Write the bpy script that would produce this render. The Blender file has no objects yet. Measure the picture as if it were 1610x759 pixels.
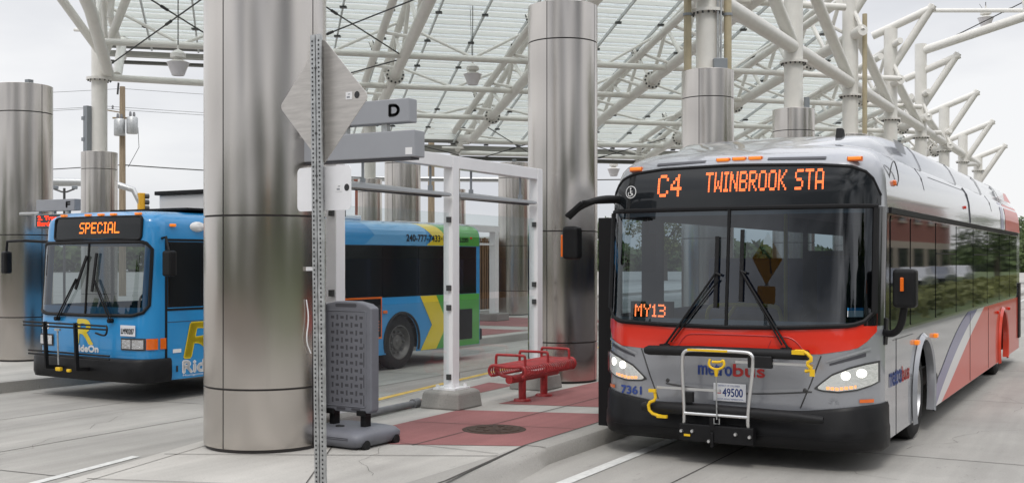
import bpy, bmesh, math, random
from mathutils import Vector, Matrix
from mathutils.geometry import tessellate_polygon
R = math.radians
random.seed(7)
SC = bpy.context.scene
COL = SC.collection

# ------------------------------------------------------------------ camera
FPX, HZ, EYE = 1750.0, 407.0, 1.89
PHI = math.atan((1768 - 805) / FPX)
F0, F1 = math.cos(PHI), math.sin(PHI)
R0, R1 = math.sin(PHI), -math.cos(PHI)
cam = bpy.data.cameras.new('camera')
cam.sensor_width = 36.0
cam.lens = 36.0 * FPX / 1610
cam.shift_y = (HZ - 379.5) / 1610
cam.clip_start, cam.clip_end = 0.1, 2000
co = bpy.data.objects.new('camera', cam)
COL.objects.link(co)
co.location = (0, 0, EYE)
co.rotation_euler = (R(90), 0, PHI - R(90))
SC.camera = co
SC.view_settings.view_transform = 'Standard'
SC.view_settings.look = 'None'
SC.view_settings.exposure = 0.03
SC.view_settings.gamma = 1.0
SC.view_settings.use_curve_mapping = False

# ------------------------------------------------------------------ sky and sun (bright overcast)
SUN_EL, SUN_AZ = R(52), R(205)
wd = bpy.data.worlds.new('World'); SC.world = wd; wd.use_nodes = True
nt = wd.node_tree; nt.nodes.clear(); N = nt.nodes.new; L = nt.links.new
out = N('ShaderNodeOutputWorld')
sky = N('ShaderNodeTexSky'); sky.sky_type = 'NISHITA'; sky.sun_disc = False
sky.sun_elevation = SUN_EL; sky.sun_rotation = R(90) - SUN_AZ
b1 = N('ShaderNodeBackground'); b1.inputs[1].default_value = 0.10; L(sky.outputs[0], b1.inputs[0])
tc = N('ShaderNodeTexCoord'); sep = N('ShaderNodeSeparateXYZ'); L(tc.outputs['Generated'], sep.inputs[0])
mp = N('ShaderNodeMapping'); mp.inputs['Scale'].default_value = (1, 1, 3.2); L(tc.outputs['Generated'], mp.inputs[0])
ns = N('ShaderNodeTexNoise'); ns.inputs['Scale'].default_value = 1.7; ns.inputs['Detail'].default_value = 6
ns.inputs['Roughness'].default_value = 0.5; L(mp.outputs[0], ns.inputs[0])
cr = N('ShaderNodeValToRGB'); L(ns.outputs[0], cr.inputs[0])
cr.color_ramp.elements[0].position = 0.40; cr.color_ramp.elements[0].color = (0.68, 0.695, 0.74, 1)
cr.color_ramp.elements[1].position = 0.60; cr.color_ramp.elements[1].color = (0.96, 0.96, 0.97, 1)
mr = N('ShaderNodeMapRange'); L(sep.outputs['Z'], mr.inputs[0])
mr.inputs[1].default_value = 0.22; mr.inputs[2].default_value = 1.0; mr.inputs[3].default_value = 0.98; mr.inputs[4].default_value = 2.5
ns2 = N('ShaderNodeTexNoise'); ns2.inputs['Scale'].default_value = 2.6; ns2.inputs['Detail'].default_value = 7; ns2.inputs['Distortion'].default_value = 0.6
L(mp.outputs[0], ns2.inputs[0])
dk = N('ShaderNodeMapRange'); L(ns2.outputs[0], dk.inputs[0]); dk.inputs[1].default_value = 0.38; dk.inputs[2].default_value = 0.62; dk.inputs[3].default_value = 0.10; dk.inputs[4].default_value = 1.15
dt = N('ShaderNodeVectorMath'); dt.operation = 'DOT_PRODUCT'; L(tc.outputs['Generated'], dt.inputs[0]); dt.inputs[1].default_value = (-0.72, -0.69, -0.05)
bk = N('ShaderNodeMapRange'); L(dt.outputs['Value'], bk.inputs[0]); bk.inputs[1].default_value = 0.30; bk.inputs[2].default_value = 0.75; bk.inputs[3].default_value = 0.0; bk.inputs[4].default_value = 1.0
mxf = N('ShaderNodeMix'); L(bk.outputs[0], mxf.inputs[0]); mxf.inputs[2].default_value = 1.0; L(dk.outputs[0], mxf.inputs[3])
ml2 = N('ShaderNodeMath'); ml2.operation = 'MULTIPLY'; L(mxf.outputs[0], ml2.inputs[0]); L(mr.outputs[0], ml2.inputs[1])
b2 = N('ShaderNodeBackground'); L(cr.outputs[0], b2.inputs[0]); L(ml2.outputs[0], b2.inputs[1])
mx = N('ShaderNodeMixShader'); mx.inputs[0].default_value = 0.93
L(b1.outputs[0], mx.inputs[1]); L(b2.outputs[0], mx.inputs[2]); L(mx.outputs[0], out.inputs[0])
sl = bpy.data.lights.new('sun', 'SUN'); sl.energy = 1.0; sl.angle = R(14); sl.color = (1, 0.96, 0.9)
so = bpy.data.objects.new('sun', sl); COL.objects.link(so)
sd = Vector((math.cos(SUN_EL) * math.cos(SUN_AZ), math.cos(SUN_EL) * math.sin(SUN_AZ), math.sin(SUN_EL)))
so.rotation_euler = sd.to_track_quat('Z', 'Y').to_euler()

# ------------------------------------------------------------------ materials
MATS = {}
def mat(name, col, rough=0.5, metal=0.0, noise=0.0, nscale=6.0, stretch=(1, 1, 1), coat=0.0, emit=0.0, bump=0.0,
        aniso=0.0, spec=0.5, rnoise=0.0, ecol=None, coords='Object', det=8):
    m = bpy.data.materials.new(name); m.use_nodes = True; t = m.node_tree
    p = t.nodes['Principled BSDF']
    p.inputs['Base Color'].default_value = (*col, 1); p.inputs['Roughness'].default_value = rough
    p.inputs['Metallic'].default_value = metal; p.inputs['Specular IOR Level'].default_value = spec
    p.inputs['Coat Weight'].default_value = coat; p.inputs['Coat Roughness'].default_value = 0.05
    p.inputs['Anisotropic'].default_value = aniso
    if emit:
        p.inputs['Emission Color'].default_value = (*(ecol or col), 1); p.inputs['Emission Strength'].default_value = emit
    if noise or bump or rnoise:
        tc = t.nodes.new('ShaderNodeTexCoord'); mpn = t.nodes.new('ShaderNodeMapping')
        mpn.inputs['Scale'].default_value = stretch
        t.links.new(tc.outputs[coords], mpn.inputs[0])
        n = t.nodes.new('ShaderNodeTexNoise'); n.inputs['Scale'].default_value = nscale
        n.inputs['Detail'].default_value = det; n.inputs['Roughness'].default_value = 0.6
        t.links.new(mpn.outputs[0], n.inputs[0])
        if noise:
            r = t.nodes.new('ShaderNodeValToRGB'); t.links.new(n.outputs[0], r.inputs[0])
            r.color_ramp.elements[0].position = 0.3; r.color_ramp.elements[1].position = 0.7
            r.color_ramp.elements[0].color = (*[max(0, c * (1 - noise)) for c in col], 1)
            r.color_ramp.elements[1].color = (*[min(1, c * (1 + noise)) for c in col], 1)
            t.links.new(r.outputs[0], p.inputs['Base Color'])
        if bump:
            b = t.nodes.new('ShaderNodeBump'); b.inputs['Strength'].default_value = bump; b.inputs['Distance'].default_value = 0.02
            t.links.new(n.outputs[0], b.inputs['Height']); t.links.new(b.outputs[0], p.inputs['Normal'])
        if rnoise:
            q = t.nodes.new('ShaderNodeMapRange'); t.links.new(n.outputs[0], q.inputs[0])
            q.inputs[1].default_value = 0.3; q.inputs[2].default_value = 0.7
            q.inputs[3].default_value = max(0.02, rough - rnoise); q.inputs[4].default_value = rough + rnoise
            t.links.new(q.outputs[0], p.inputs['Roughness'])
    MATS[name] = m
    return m

def concrete(name, base, joints=None, tint=(1, 0.962, 0.895), spots=0.35):
    """concrete: broad blotches, fine grain, dirt streaks along the lane, dark oil spots"""
    m = bpy.data.materials.new(name); m.use_nodes = True; t = m.node_tree; p = t.nodes['Principled BSDF']
    tcn = t.nodes.new('ShaderNodeTexCoord')
    def nz(scale, st=(1, 1, 1), det=6, rgh=0.6):
        a = t.nodes.new('ShaderNodeMapping'); a.inputs['Scale'].default_value = st; t.links.new(tcn.outputs['Object'], a.inputs[0])
        n = t.nodes.new('ShaderNodeTexNoise'); n.inputs['Scale'].default_value = scale; n.inputs['Detail'].default_value = det
        n.inputs['Roughness'].default_value = rgh; t.links.new(a.outputs[0], n.inputs[0]); return n.outputs[0]
    def rng(v, a, b, c, d):
        q = t.nodes.new('ShaderNodeMapRange'); t.links.new(v, q.inputs[0])
        for i, x in enumerate((a, b, c, d)): q.inputs[i + 1].default_value = x
        return q.outputs[0]
    def mul(a, b):
        q = t.nodes.new('ShaderNodeMath'); q.operation = 'MULTIPLY'; t.links.new(a, q.inputs[0]); t.links.new(b, q.inputs[1]); return q.outputs[0]
    v = rng(nz(0.55), 0.3, 0.7, 0.84, 1.12)
    v = mul(v, rng(nz(60, det=3), 0.3, 0.7, 0.93, 1.07))
    v = mul(v, rng(nz(1.1, (0.22, 2.2, 1)), 0.35, 0.7, 1.06, 0.86))
    v = mul(v, rng(nz(3.3, (0.5, 1.6, 1), 8, 0.7), 0.62, 0.76, 1.0, 1 - spots))
    v = mul(v, rng(nz(9, (0.6, 2.2, 1), 4), 0.66, 0.74, 1.0, 1 - spots * 0.8))
    v = mul(v, rng(nz(0.9, (0.03, 1.3, 1), 3, 0.7), 0.42, 0.66, 1.03, 0.87))
    v = mul(v, rng(nz(26, (1, 1, 1), 2), 0.69, 0.74, 1.0, 0.72))
    v = mul(v, rng(nz(2.1, (1, 1, 1), 8, 0.75), 0.25, 0.42, 1.14, 1.0))
    c = t.nodes.new('ShaderNodeVectorMath'); c.operation = 'SCALE'
    c.inputs[0].default_value = [base * x for x in tint]; t.links.new(v, c.inputs['Scale'])
    t.links.new(c.outputs[0], p.inputs['Base Color'])
    p.inputs['Roughness'].default_value = 0.88
    b = t.nodes.new('ShaderNodeBump'); b.inputs['Strength'].default_value = 0.25; b.inputs['Distance'].default_value = 0.01
    t.links.new(nz(45, det=4), b.inputs['Height']); t.links.new(b.outputs[0], p.inputs['Normal'])
    MATS[name] = m; return m

def glassmat(name, tint, dens, rough=0.02, spec_boost=1.0, milky=0.0):
    m = bpy.data.materials.new(name); m.use_nodes = True; t = m.node_tree; t.nodes.clear()
    o = t.nodes.new('ShaderNodeOutputMaterial'); tr = t.nodes.new('ShaderNodeBsdfTransparent'); tr.inputs[0].default_value = (*tint, 1)
    g = t.nodes.new('ShaderNodeBsdfGlossy'); g.inputs['Roughness'].default_value = rough; g.inputs['Color'].default_value = (0.95, 0.97, 1, 1)
    lw = t.nodes.new('ShaderNodeLayerWeight'); lw.inputs[0].default_value = 0.5
    pw = t.nodes.new('ShaderNodeMath'); pw.operation = 'POWER'; pw.inputs[1].default_value = 4.0; t.links.new(lw.outputs['Facing'], pw.inputs[0])
    ml = t.nodes.new('ShaderNodeMath'); ml.operation = 'MULTIPLY_ADD'; ml.inputs[1].default_value = 0.9; ml.inputs[2].default_value = 0.043 * spec_boost; ml.use_clamp = True
    t.links.new(pw.outputs[0], ml.inputs[0])
    base = tr.outputs[0]
    if milky:
        d = t.nodes.new('ShaderNodeBsdfTranslucent'); d.inputs[0].default_value = (0.86, 0.90, 0.885, 1)
        d2 = t.nodes.new('ShaderNodeBsdfDiffuse'); d2.inputs[0].default_value = (0.8, 0.84, 0.83, 1)
        mm = t.nodes.new('ShaderNodeMixShader'); mm.inputs[0].default_value = 0.25
        t.links.new(d.outputs[0], mm.inputs[1]); t.links.new(d2.outputs[0], mm.inputs[2])
        m2 = t.nodes.new('ShaderNodeMixShader'); m2.inputs[0].default_value = milky
        t.links.new(tr.outputs[0], m2.inputs[1]); t.links.new(mm.outputs[0], m2.inputs[2]); base = m2.outputs[0]
    mix = t.nodes.new('ShaderNodeMixShader'); t.links.new(ml.outputs[0], mix.inputs[0])
    t.links.new(base, mix.inputs[1]); t.links.new(g.outputs[0], mix.inputs[2]); t.links.new(mix.outputs[0], o.inputs[0])
    MATS[name] = m; return m

concrete('road_concrete', 0.36); concrete('walk_concrete', 0.43, spots=0.2); concrete('curb_concrete', 0.34, spots=0.3)
concrete('red_concrete', 0.30, tint=(1.0, 0.40, 0.39), spots=0.15)
concrete('plinth_concrete', 0.30, spots=0.4)
mat('white_line', (0.60, 0.60, 0.58), 0.8, noise=0.15, nscale=12)
mat('yellow_line', (0.62, 0.42, 0.10), 0.8, noise=0.25, nscale=9)
mat('joint', (0.06, 0.055, 0.05), 0.95)
mat('steel', (0.60, 0.565, 0.53), 0.22, 1.0, aniso=0.6, noise=0.10, nscale=1.5, stretch=(1.3, 1.3, 0.55), bump=0.75, det=0.8)
mat('steel_gap', (0.05, 0.045, 0.045), 0.7)
mat('white_steel', (0.72, 0.705, 0.665), 0.42, noise=0.05, nscale=4)
mat('purlin_white', (0.86, 0.87, 0.85), 0.5)
mat('rafter_grey', (0.50, 0.52, 0.52), 0.5)
mat('frame_white', (0.82, 0.82, 0.83), 0.38, coat=0.2, noise=0.03, nscale=3)
mat('bolt_dark', (0.08, 0.08, 0.08), 0.5, 0.6)
mat('cable_dark', (0.05, 0.05, 0.05), 0.5, 0.5)
mat('tan_pipe', (0.42, 0.36, 0.24), 0.5, noise=0.12, nscale=3)
mat('grey_box', (0.25, 0.27, 0.29), 0.5, 0.3)
mat('gutter_dark', (0.12, 0.12, 0.11), 0.6)
mat('gutter_light', (0.50, 0.50, 0.47), 0.5)
mat('galv', (0.46, 0.47, 0.47), 0.42, 0.8, noise=0.25, nscale=25, rnoise=0.12)
mat('sign_back', (0.52, 0.495, 0.47), 0.45, 0.55, noise=0.14, nscale=5, stretch=(0.5, 1, 9))
mat('plate_back', (0.78, 0.78, 0.80), 0.5, 0.1, noise=0.05, nscale=5)
mat('sign_yellow', (0.42, 0.20, 0.006), 0.45)
mat('sign_grey', (0.30, 0.31, 0.335), 0.42, noise=0.03)
mat('sign_grey_dark', (0.06, 0.06, 0.07), 0.5)
mat('sticker', (0.75, 0.75, 0.76), 0.5)
mat('ink', (0.02, 0.02, 0.022), 0.5)
mat('panel_plastic', (0.145, 0.150, 0.172), 0.5, noise=0.10, nscale=5, bump=0.05)
mat('bench_red', (0.36, 0.028, 0.03), 0.45, coat=0.1, noise=0.3, nscale=14, rnoise=0.15)
mat('iron', (0.06, 0.035, 0.025), 0.7, 0.4, noise=0.4, nscale=20)
mat('pipe_grey', (0.20, 0.20, 0.21), 0.6, noise=0.15)
mat('light_grey_metal', (0.30, 0.31, 0.32), 0.4, 0.5)
mat('lamp_shade', (0.66, 0.64, 0.66), 0.4)
mat('wood', (0.20, 0.11, 0.055), 0.7, noise=0.35, nscale=4, stretch=(3, 3, 0.3))
mat('pole_wood', (0.28, 0.22, 0.15), 0.85, noise=0.3, nscale=4, stretch=(4, 4, 0.3))
# buses
mat('silver_paint', (0.31, 0.32, 0.345), 0.26, 0.25, coat=0.9, noise=0.02, nscale=2)
mat('silver_light', (0.33, 0.34, 0.36), 0.22, 0.2, coat=1.0, noise=0.02, nscale=2)
mat('bus_red', (0.72, 0.030, 0.012), 0.3, coat=0.8)
mat('side_red', (0.60, 0.05, 0.022), 0.32, coat=0.35)
mat('stripe_blue', (0.11, 0.11, 0.27), 0.3, coat=0.6)
mat('stripe_white', (0.72, 0.72, 0.72), 0.3, coat=0.6)
mat('rubber', (0.014, 0.014, 0.015), 0.7, spec=0.25, noise=0.25, nscale=30)
mat('bumper_black', (0.008, 0.008, 0.009), 0.45, noise=0.2, nscale=8, rnoise=0.1, spec=0.25)
mat('black_gloss', (0.012, 0.012, 0.014), 0.12, coat=0.6)
mat('black_matte', (0.009, 0.009, 0.010), 0.55, spec=0.25)
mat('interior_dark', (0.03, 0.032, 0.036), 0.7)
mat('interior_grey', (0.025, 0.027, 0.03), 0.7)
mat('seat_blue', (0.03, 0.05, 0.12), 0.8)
mat('rail_yellow', (0.70, 0.52, 0.01), 0.35)
mat('hook_yellow', (0.80, 0.50, 0.01), 0.4)
mat('alu', (0.72, 0.72, 0.72), 0.28, 0.9)
mat('rim_metal', (0.55, 0.55, 0.56), 0.3, 0.9, noise=0.15)
mat('rim_dark', (0.16, 0.155, 0.15), 0.5, 0.6, noise=0.3)
mat('nut_red', (0.40, 0.03, 0.03), 0.45)
mat('amber', (0.90, 0.23, 0.01), 0.2, emit=0.35, ecol=(1, 0.25, 0.02), coat=0.5)
mat('red_lens', (0.6, 0.03, 0.01), 0.25, coat=0.5)
mat('orange_lens', (0.75, 0.14, 0.01), 0.2, coat=0.6)
mat('lamp_glow', (1, 0.96, 0.85), 0.2, emit=3.0, ecol=(1, 0.95, 0.82))
mat('amber_glow', (1, 0.35, 0.1), 0.2, emit=1.0, ecol=(1, 0.42, 0.16))
mat('lamp_inner', (0.75, 0.75, 0.74), 0.10, 0.9, emit=0.22, ecol=(1, 0.96, 0.88), bump=0.5, nscale=14)
mat('reflector', (0.75, 0.75, 0.76), 0.12, 1.0, bump=0.6, nscale=25)
mat('led', (1, 0.2, 0.05), 0.5, emit=2.2, ecol=(1, 0.17, 0.045))
mat('led_bright', (1, 0.2, 0.05), 0.5, emit=11, ecol=(1, 0.17, 0.045))
mat('led_amber', (1, 0.25, 0.03), 0.5, emit=1.35, ecol=(1, 0.20, 0.02))
mat('led_red', (1, 0.1, 0.03), 0.5, emit=0.9, ecol=(1, 0.07, 0.02))
mat('plate_white', (0.72, 0.73, 0.76), 0.4)
mat('text_blue', (0.035, 0.075, 0.30), 0.4)
mat('text_red', (0.50, 0.03, 0.03), 0.4)
mat('text_white', (0.78, 0.78, 0.78), 0.4)
mat('text_grey', (0.25, 0.26, 0.28), 0.4)
mat('ride_blue', (0.022, 0.26, 0.58), 0.28, coat=0.8)
mat('ride_blue_light', (0.12, 0.36, 0.64), 0.28, coat=0.8)
mat('ride_yellow', (0.72, 0.55, 0.02), 0.3, coat=0.8)
mat('ride_green', (0.06, 0.32, 0.05), 0.3, coat=0.8)
mat('dark_glass', (0.010, 0.012, 0.014), 0.03, spec=0.5, bump=0.02, nscale=1.3, det=1)
mat('dark_glass_dull', (0.010, 0.012, 0.014), 0.10, spec=0.35)
glassmat('windshield_glass', (0.24, 0.31, 0.35), 0, 0.012, 2.0)
glassmat('ride_glass', (0.34, 0.40, 0.42), 0, 0.015, 2.0)
glassmat('clear_glass', (0.95, 0.975, 0.97), 0, 0.02, 0.8)
glassmat('lens_glass', (0.92, 0.94, 0.95), 0, 0.02, 1.2)
glassmat('roof_glass', (0.80, 0.855, 0.84), 0, 0.05, 0.8, milky=0.22)
mat('leaf_a', (0.06, 0.095, 0.018), 0.6, noise=0.4, nscale=0.9)
mat('leaf_b', (0.11, 0.12, 0.02), 0.6, noise=0.4, nscale=0.9)
mat('bark', (0.09, 0.07, 0.05), 0.9, noise=0.3)
mat('brick', (0.28, 0.10, 0.07), 0.85, noise=0.2, nscale=8)
mat('tan_wall', (0.45, 0.38, 0.30), 0.85, noise=0.1)
mat('car_a', (0.35, 0.36, 0.38), 0.25, 0.3, coat=0.8)
mat('car_b', (0.05, 0.06, 0.09), 0.25, 0.2, coat=0.8)
mat('added_ground_brown', (0.085, 0.060, 0.048), 0.9, noise=0.25, nscale=3)  # brown tone of the added ground, chosen for its reflection in the columns
mat('grass', (0.07, 0.10, 0.025), 0.9, noise=0.4, nscale=2)
mat('signal_yellow', (0.65, 0.35, 0.02), 0.5)
mat('black_pad', (0.012, 0.012, 0.013), 0.5, noise=0.2, spec=0.3)

# ------------------------------------------------------------------ mesh helpers
class MB:
    def __init__(s): s.v = []; s.f = []; s.m = []; s.mi = 0
    def add(s, vs, fs, mi=None):
        o = len(s.v); s.v += [tuple(p) for p in vs]; s.f += [tuple(i + o for i in f) for f in fs]
        s.m += [s.mi if mi is None else mi] * len(fs); return s
    def box(s, c, d, rz=0, M=None):
        x, y, z = d[0] / 2, d[1] / 2, d[2] / 2
        vs = [Vector((i * x, j * y, k * z)) for i in (-1, 1) for j in (-1, 1) for k in (-1, 1)]
        if M is None: M = Matrix.Rotation(rz, 3, 'Z')
        vs = [M @ p + Vector(c) for p in vs]
        return s.add(vs, [(0, 1, 3, 2), (4, 6, 7, 5), (0, 4, 5, 1), (2, 3, 7, 6), (0, 2, 6, 4), (1, 5, 7, 3)])
    def bar(s, p, q, w, h, up=(0, 0, 1)):
        p, q = Vector(p), Vector(q); d = (q - p); n = d.length; d.normalize()
        a = Vector(up).cross(d)
        if a.length < 1e-4: a = Vector((1, 0, 0)).cross(d)
        a.normalize(); b = d.cross(a)
        M = Matrix((d, a, b)).transposed()
        return s.box((p + q) / 2, (n, w, h), M=M)
    def tube(s, pts, r, n=10, cap=True, closed=False):
        pts = [Vector(p) for p in pts]; k = len(pts); rs = r if isinstance(r, (list, tuple)) else [r] * k
        vs = []; fs = []; prev = None
        for i, p in enumerate(pts):
            if closed: d = pts[(i + 1) % k] - pts[i - 1]
            else: d = (pts[min(i + 1, k - 1)] - pts[max(i - 1, 0)])
            d.normalize()
            if prev is None:
                a = d.cross(Vector((0, 0, 1)))
                if a.length < 1e-3: a = d.cross(Vector((1, 0, 0)))
            else:
                a = prev - d * prev.dot(d)
            a.normalize(); prev = a; b = d.cross(a)
            for j in range(n):
                t = 2 * math.pi * j / n; vs.append(p + (a * math.cos(t) + b * math.sin(t)) * rs[i])
        for i in range(k if closed else k - 1):
            for j in range(n):
                a0 = i * n + j; a1 = i * n + (j + 1) % n; i2 = (i + 1) % k
                fs.append((a0, a1, i2 * n + (j + 1) % n, i2 * n + j))
        if cap and not closed: fs += [tuple(range(n))[::-1], tuple((k - 1) * n + j for j in range(n))]
        return s.add(vs, fs)
    def lathe(s, prof, n=32, M=None, o=(0, 0, 0), a0=0, a1=2 * math.pi):
        M = M or Matrix.Identity(3); full = abs(a1 - a0 - 2 * math.pi) < 1e-6; c = n if full else n + 1
        vs = []; fs = []
        for (r, z) in prof:
            for j in range(c):
                t = a0 + (a1 - a0) * j / n; vs.append(M @ Vector((r * math.cos(t), r * math.sin(t), z)) + Vector(o))
        for i in range(len(prof) - 1):
            for j in range(n):
                k = (j + 1) % c; fs.append((i * c + j, i * c + k, (i + 1) * c + k, (i + 1) * c + j))
        return s.add(vs, fs)
    def grid(s, P):
        h, w = len(P), len(P[0]); vs = [p for r in P for p in r]
        return s.add(vs, [(i * w + j, i * w + j + 1, (i + 1) * w + j + 1, (i + 1) * w + j) for i in range(h - 1) for j in range(w - 1)])
    def poly(s, pts2, fn, thick=None):
        """flat polygon (2D) mapped by fn(x, y, d); thick extrudes from d=0 to d=thick"""
        tri = tessellate_polygon([[Vector((p[0], p[1], 0)) for p in pts2]])
        n = len(pts2); s.add([fn(p[0], p[1], 0) for p in pts2], tri)
        if thick:
            s.add([fn(p[0], p[1], thick) for p in pts2], [t[::-1] for t in tri])
            s.add([fn(p[0], p[1], 0) for p in pts2] + [fn(p[0], p[1], thick) for p in pts2],
                  [(i, (i + 1) % n, n + (i + 1) % n, n + i) for i in range(n)])
        return s
    def build(s, name, mats, parent=None, smooth=None, bevel=0, seg=2, fix=True):
        me = bpy.data.meshes.new(name); me.from_pydata(s.v, [], s.f)
        if not isinstance(mats, (list, tuple)): mats = [mats]
        for m in mats: me.materials.append(MATS[m])
        me.polygons.foreach_set('material_index', s.m)
        if fix or smooth is not None:
            bm = bmesh.new(); bm.from_mesh(me)
            bmesh.ops.remove_doubles(bm, verts=bm.verts, dist=0.0004)
            if fix: bmesh.ops.recalc_face_normals(bm, faces=bm.faces)
            if smooth is not None:
                lim = R(smooth)
                for f in bm.faces: f.smooth = True
                for e in bm.edges:
                    if len(e.link_faces) != 2 or e.calc_face_angle(0) > lim: e.smooth = False
            bm.to_mesh(me); bm.free()
        me.update()
        o = bpy.data.objects.new(name, me); COL.objects.link(o)
        if parent: o.parent = parent
        if bevel:
            b = o.modifiers.new('bevel', 'BEVEL'); b.width = bevel; b.segments = seg; b.limit_method = 'ANGLE'; b.angle_limit = R(40)
        return o
def tag(o, label, cat, group=None):
    o['label'] = label; o['category'] = cat
    if group: o['group'] = group
    return o
def thing(name, label, cat, loc=(0, 0, 0), rz=0, group=None):
    o = bpy.data.objects.new(name, None); COL.objects.link(o); o.location = loc; o.rotation_euler = (0, 0, rz)
    o.empty_display_size = 0.3
    return tag(o, label, cat, group)
def structure(o, kind='structure'): o['kind'] = kind; return o
def c2w(X, Z, h=0): return Vector((Z * F0 + X * R0, Z * F1 + X * R1, h))
_tx = {}
def text2d(s):
    if s not in _tx:
        cu = bpy.data.curves.new('t', 'FONT'); cu.body = s; cu.size = 1; cu.resolution_u = 4; cu.fill_mode = 'FRONT'
        o = bpy.data.objects.new('t', cu); COL.objects.link(o)
        dg = bpy.context.evaluated_depsgraph_get(); me = bpy.data.meshes.new_from_object(o.evaluated_get(dg))
        vs = [(v.co.x, v.co.y) for v in me.vertices]; fs = [tuple(p.vertices) for p in me.polygons]
        bpy.data.objects.remove(o); bpy.data.curves.remove(cu); bpy.data.meshes.remove(me)
        _tx[s] = (vs, fs)
    return _tx[s]
def write(mb, s, fn, x0, x1, y0, y1, bold=0.0):
    """text stretched into the rectangle, mapped by fn(x, y)"""
    vs, fs = text2d(s)
    ax, bx = min(v[0] for v in vs), max(v[0] for v in vs); ay, by = min(v[1] for v in vs), max(v[1] for v in vs)
    offs = [(0, 0)] if not bold else [(-bold, 0, 0), (bold, 0, .0003), (0, -bold, .0006), (0, bold, .0009)]
    for o in offs:
        mb.add([fn(x0 + (v[0] - ax) / (bx - ax) * (x1 - x0) + o[0], y0 + (v[1] - ay) / (by - ay) * (y1 - y0) + o[1]) for v in vs], fs)
    return mb
FONT57 = {'C': '01110 10001 10000 10000 10000 10001 01110', '4': '00010 00110 01010 10010 11111 00010 00010',
 'T': '11111 00100 00100 00100 00100 00100 00100', 'W': '10001 10001 10001 10101 10101 11011 10001',
 'I': '111 010 010 010 010 010 111', 'N': '10001 11001 11001 10101 10011 10011 10001', 'B': '11110 10001 10001 11110 10001 10001 11110',
 'R': '11110 10001 10001 11110 10100 10010 10001', 'O': '01110 10001 10001 10001 10001 10001 01110', 'K': '10001 10010 10100 11000 10100 10010 10001',
 'S': '01111 10000 10000 01110 00001 00001 11110', 'A': '01110 10001 10001 10001 11111 10001 10001', 'M': '10001 11011 10101 10101 10001 10001 10001',
 'Y': '10001 10001 01010 00100 00100 00100 00100', '1': '010 110 010 010 010 010 111', '3': '11110 00001 00001 01110 00001 00001 11110',
 'P': '11110 10001 10001 11110 10000 10000 10000', 'E': '11111 10000 10000 11110 10000 10000 11111', 'L': '10000 10000 10000 10000 10000 10000 11111', ' ': '000 000 000 000 000 000 000'}
def led_dots(mb, s, fn, x0, x1, y0, y1, up=2, fill=0.72):
    """dot-matrix lettering; every font cell becomes up x up square lamps"""
    cols = []
    for ch in s:
        rows = FONT57[ch].split(); w = len(rows[0])
        for c in range(w): cols.append([rows[r][c] == '1' for r in range(7)])
        cols.append([False] * 7)
    cols.pop(); n = len(cols); px = (x1 - x0) / (n * up); py = (y1 - y0) / (7 * up)
    for i, c in enumerate(cols):
        for r in range(7):
            if c[r]:
                for a in range(up):
                    for b in range(up):
                        cx = x0 + (i * up + a + .5) * px; cy = y1 - (r * up + b + .5) * py; dx = px * fill / 2; dy = py * fill / 2
                        mb.add([fn(cx - dx, cy - dy), fn(cx + dx, cy - dy), fn(cx + dx, cy + dy), fn(cx - dx, cy + dy)], [(0, 1, 2, 3)])
    return mb
def rrect(x0, x1, y0, y1, r, n=5):
    p = []
    for cx, cy, a in ((x1 - r, y1 - r, 0), (x0 + r, y1 - r, 90), (x0 + r, y0 + r, 180), (x1 - r, y0 + r, 270)):
        for i in range(n + 1):
            t = R(a + 90 * i / n); p.append((cx + r * math.cos(t), cy + r * math.sin(t)))
    return p
def lerp(a, b, t): return a + (b - a) * t
def interp(tab, x):
    if x <= tab[0][0]: return tab[0][1]
    for (a, b), (c, d) in zip(tab, tab[1:]):
        if x <= c: return b + (d - b) * (x - a) / (c - a)
    return tab[-1][1]
def smooth_line(pts, k=3):
    pts = [Vector(p) for p in pts]
    for _ in range(k):
        q = [pts[0]]
        for a, b in zip(pts, pts[1:]): q += [a * .75 + b * .25, a * .25 + b * .75]
        pts = q + [pts[-1]]
    return pts

# ================================================================== ground
g = MB(); g.grid([[(x, y, 0) for y in (-260, -60, -20, 0, 20, 60, 300)] for x in (-200, -40, 0, 40, 100, 300, 700)])
structure(g.build('road', 'road_concrete'))
PF = 0.15
# near platform: slab, kerb, red panels
far_edge = [(2.5, 6.55), (5.93, 7.26), (8.0, 7.74), (11.06, 8.1), (13.0, 8.35), (20, 9.1), (30, 9.3), (75, 9.3)]
def slab(name, outline, mt, z0=0.0, z1=PF):
    m = MB(); m.poly(outline, lambda x, y, d: (x, y, z1 - d), thick=z1 - z0 + 0.05)
    return structure(m.build(name, mt))
slab('platform', [(2.5, 4.9), (75, 4.9)] + far_edge[::-1], 'walk_concrete')
# kerb: cross-section rolls down in front of the nose, upright behind it
k = MB(); rows = []
for x, full in ((2.4, 0), (5, 0), (7, 0), (8.2, 0.2), (8.9, .75), (9.15, 1), (9.16, 1), (12, 1), (20, 1), (75, 1)):
    up = [(4.9, .154), (4.74, .154), (4.685, .146), (4.665, .12), (4.65, 0.0), (4.6, -.02)]
    lo = [(4.9, .150), (4.72, .142), (4.62, .12), (4.54, .085), (4.45, .0), (4.4, -.02)]
    rows.append([(x, lerp(a[0], b[0], full), lerp(a[1], b[1], full)) for a, b in zip(lo, up)])
k.grid(rows); structure(k.build('kerb', 'curb_concrete', smooth=40))
k = MB(); f2 = far_edge
for (a, b), (c, d) in zip(f2, f2[1:]):
    k.add([(a, b - .16, PF + .004), (c, d - .16, PF + .004), (c, d + .02, PF + .002), (a, b + .02, PF + .002)], [(0, 1, 2, 3)])
structure(k.build('kerb_top', 'walk_concrete'))
y = MB()
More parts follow.
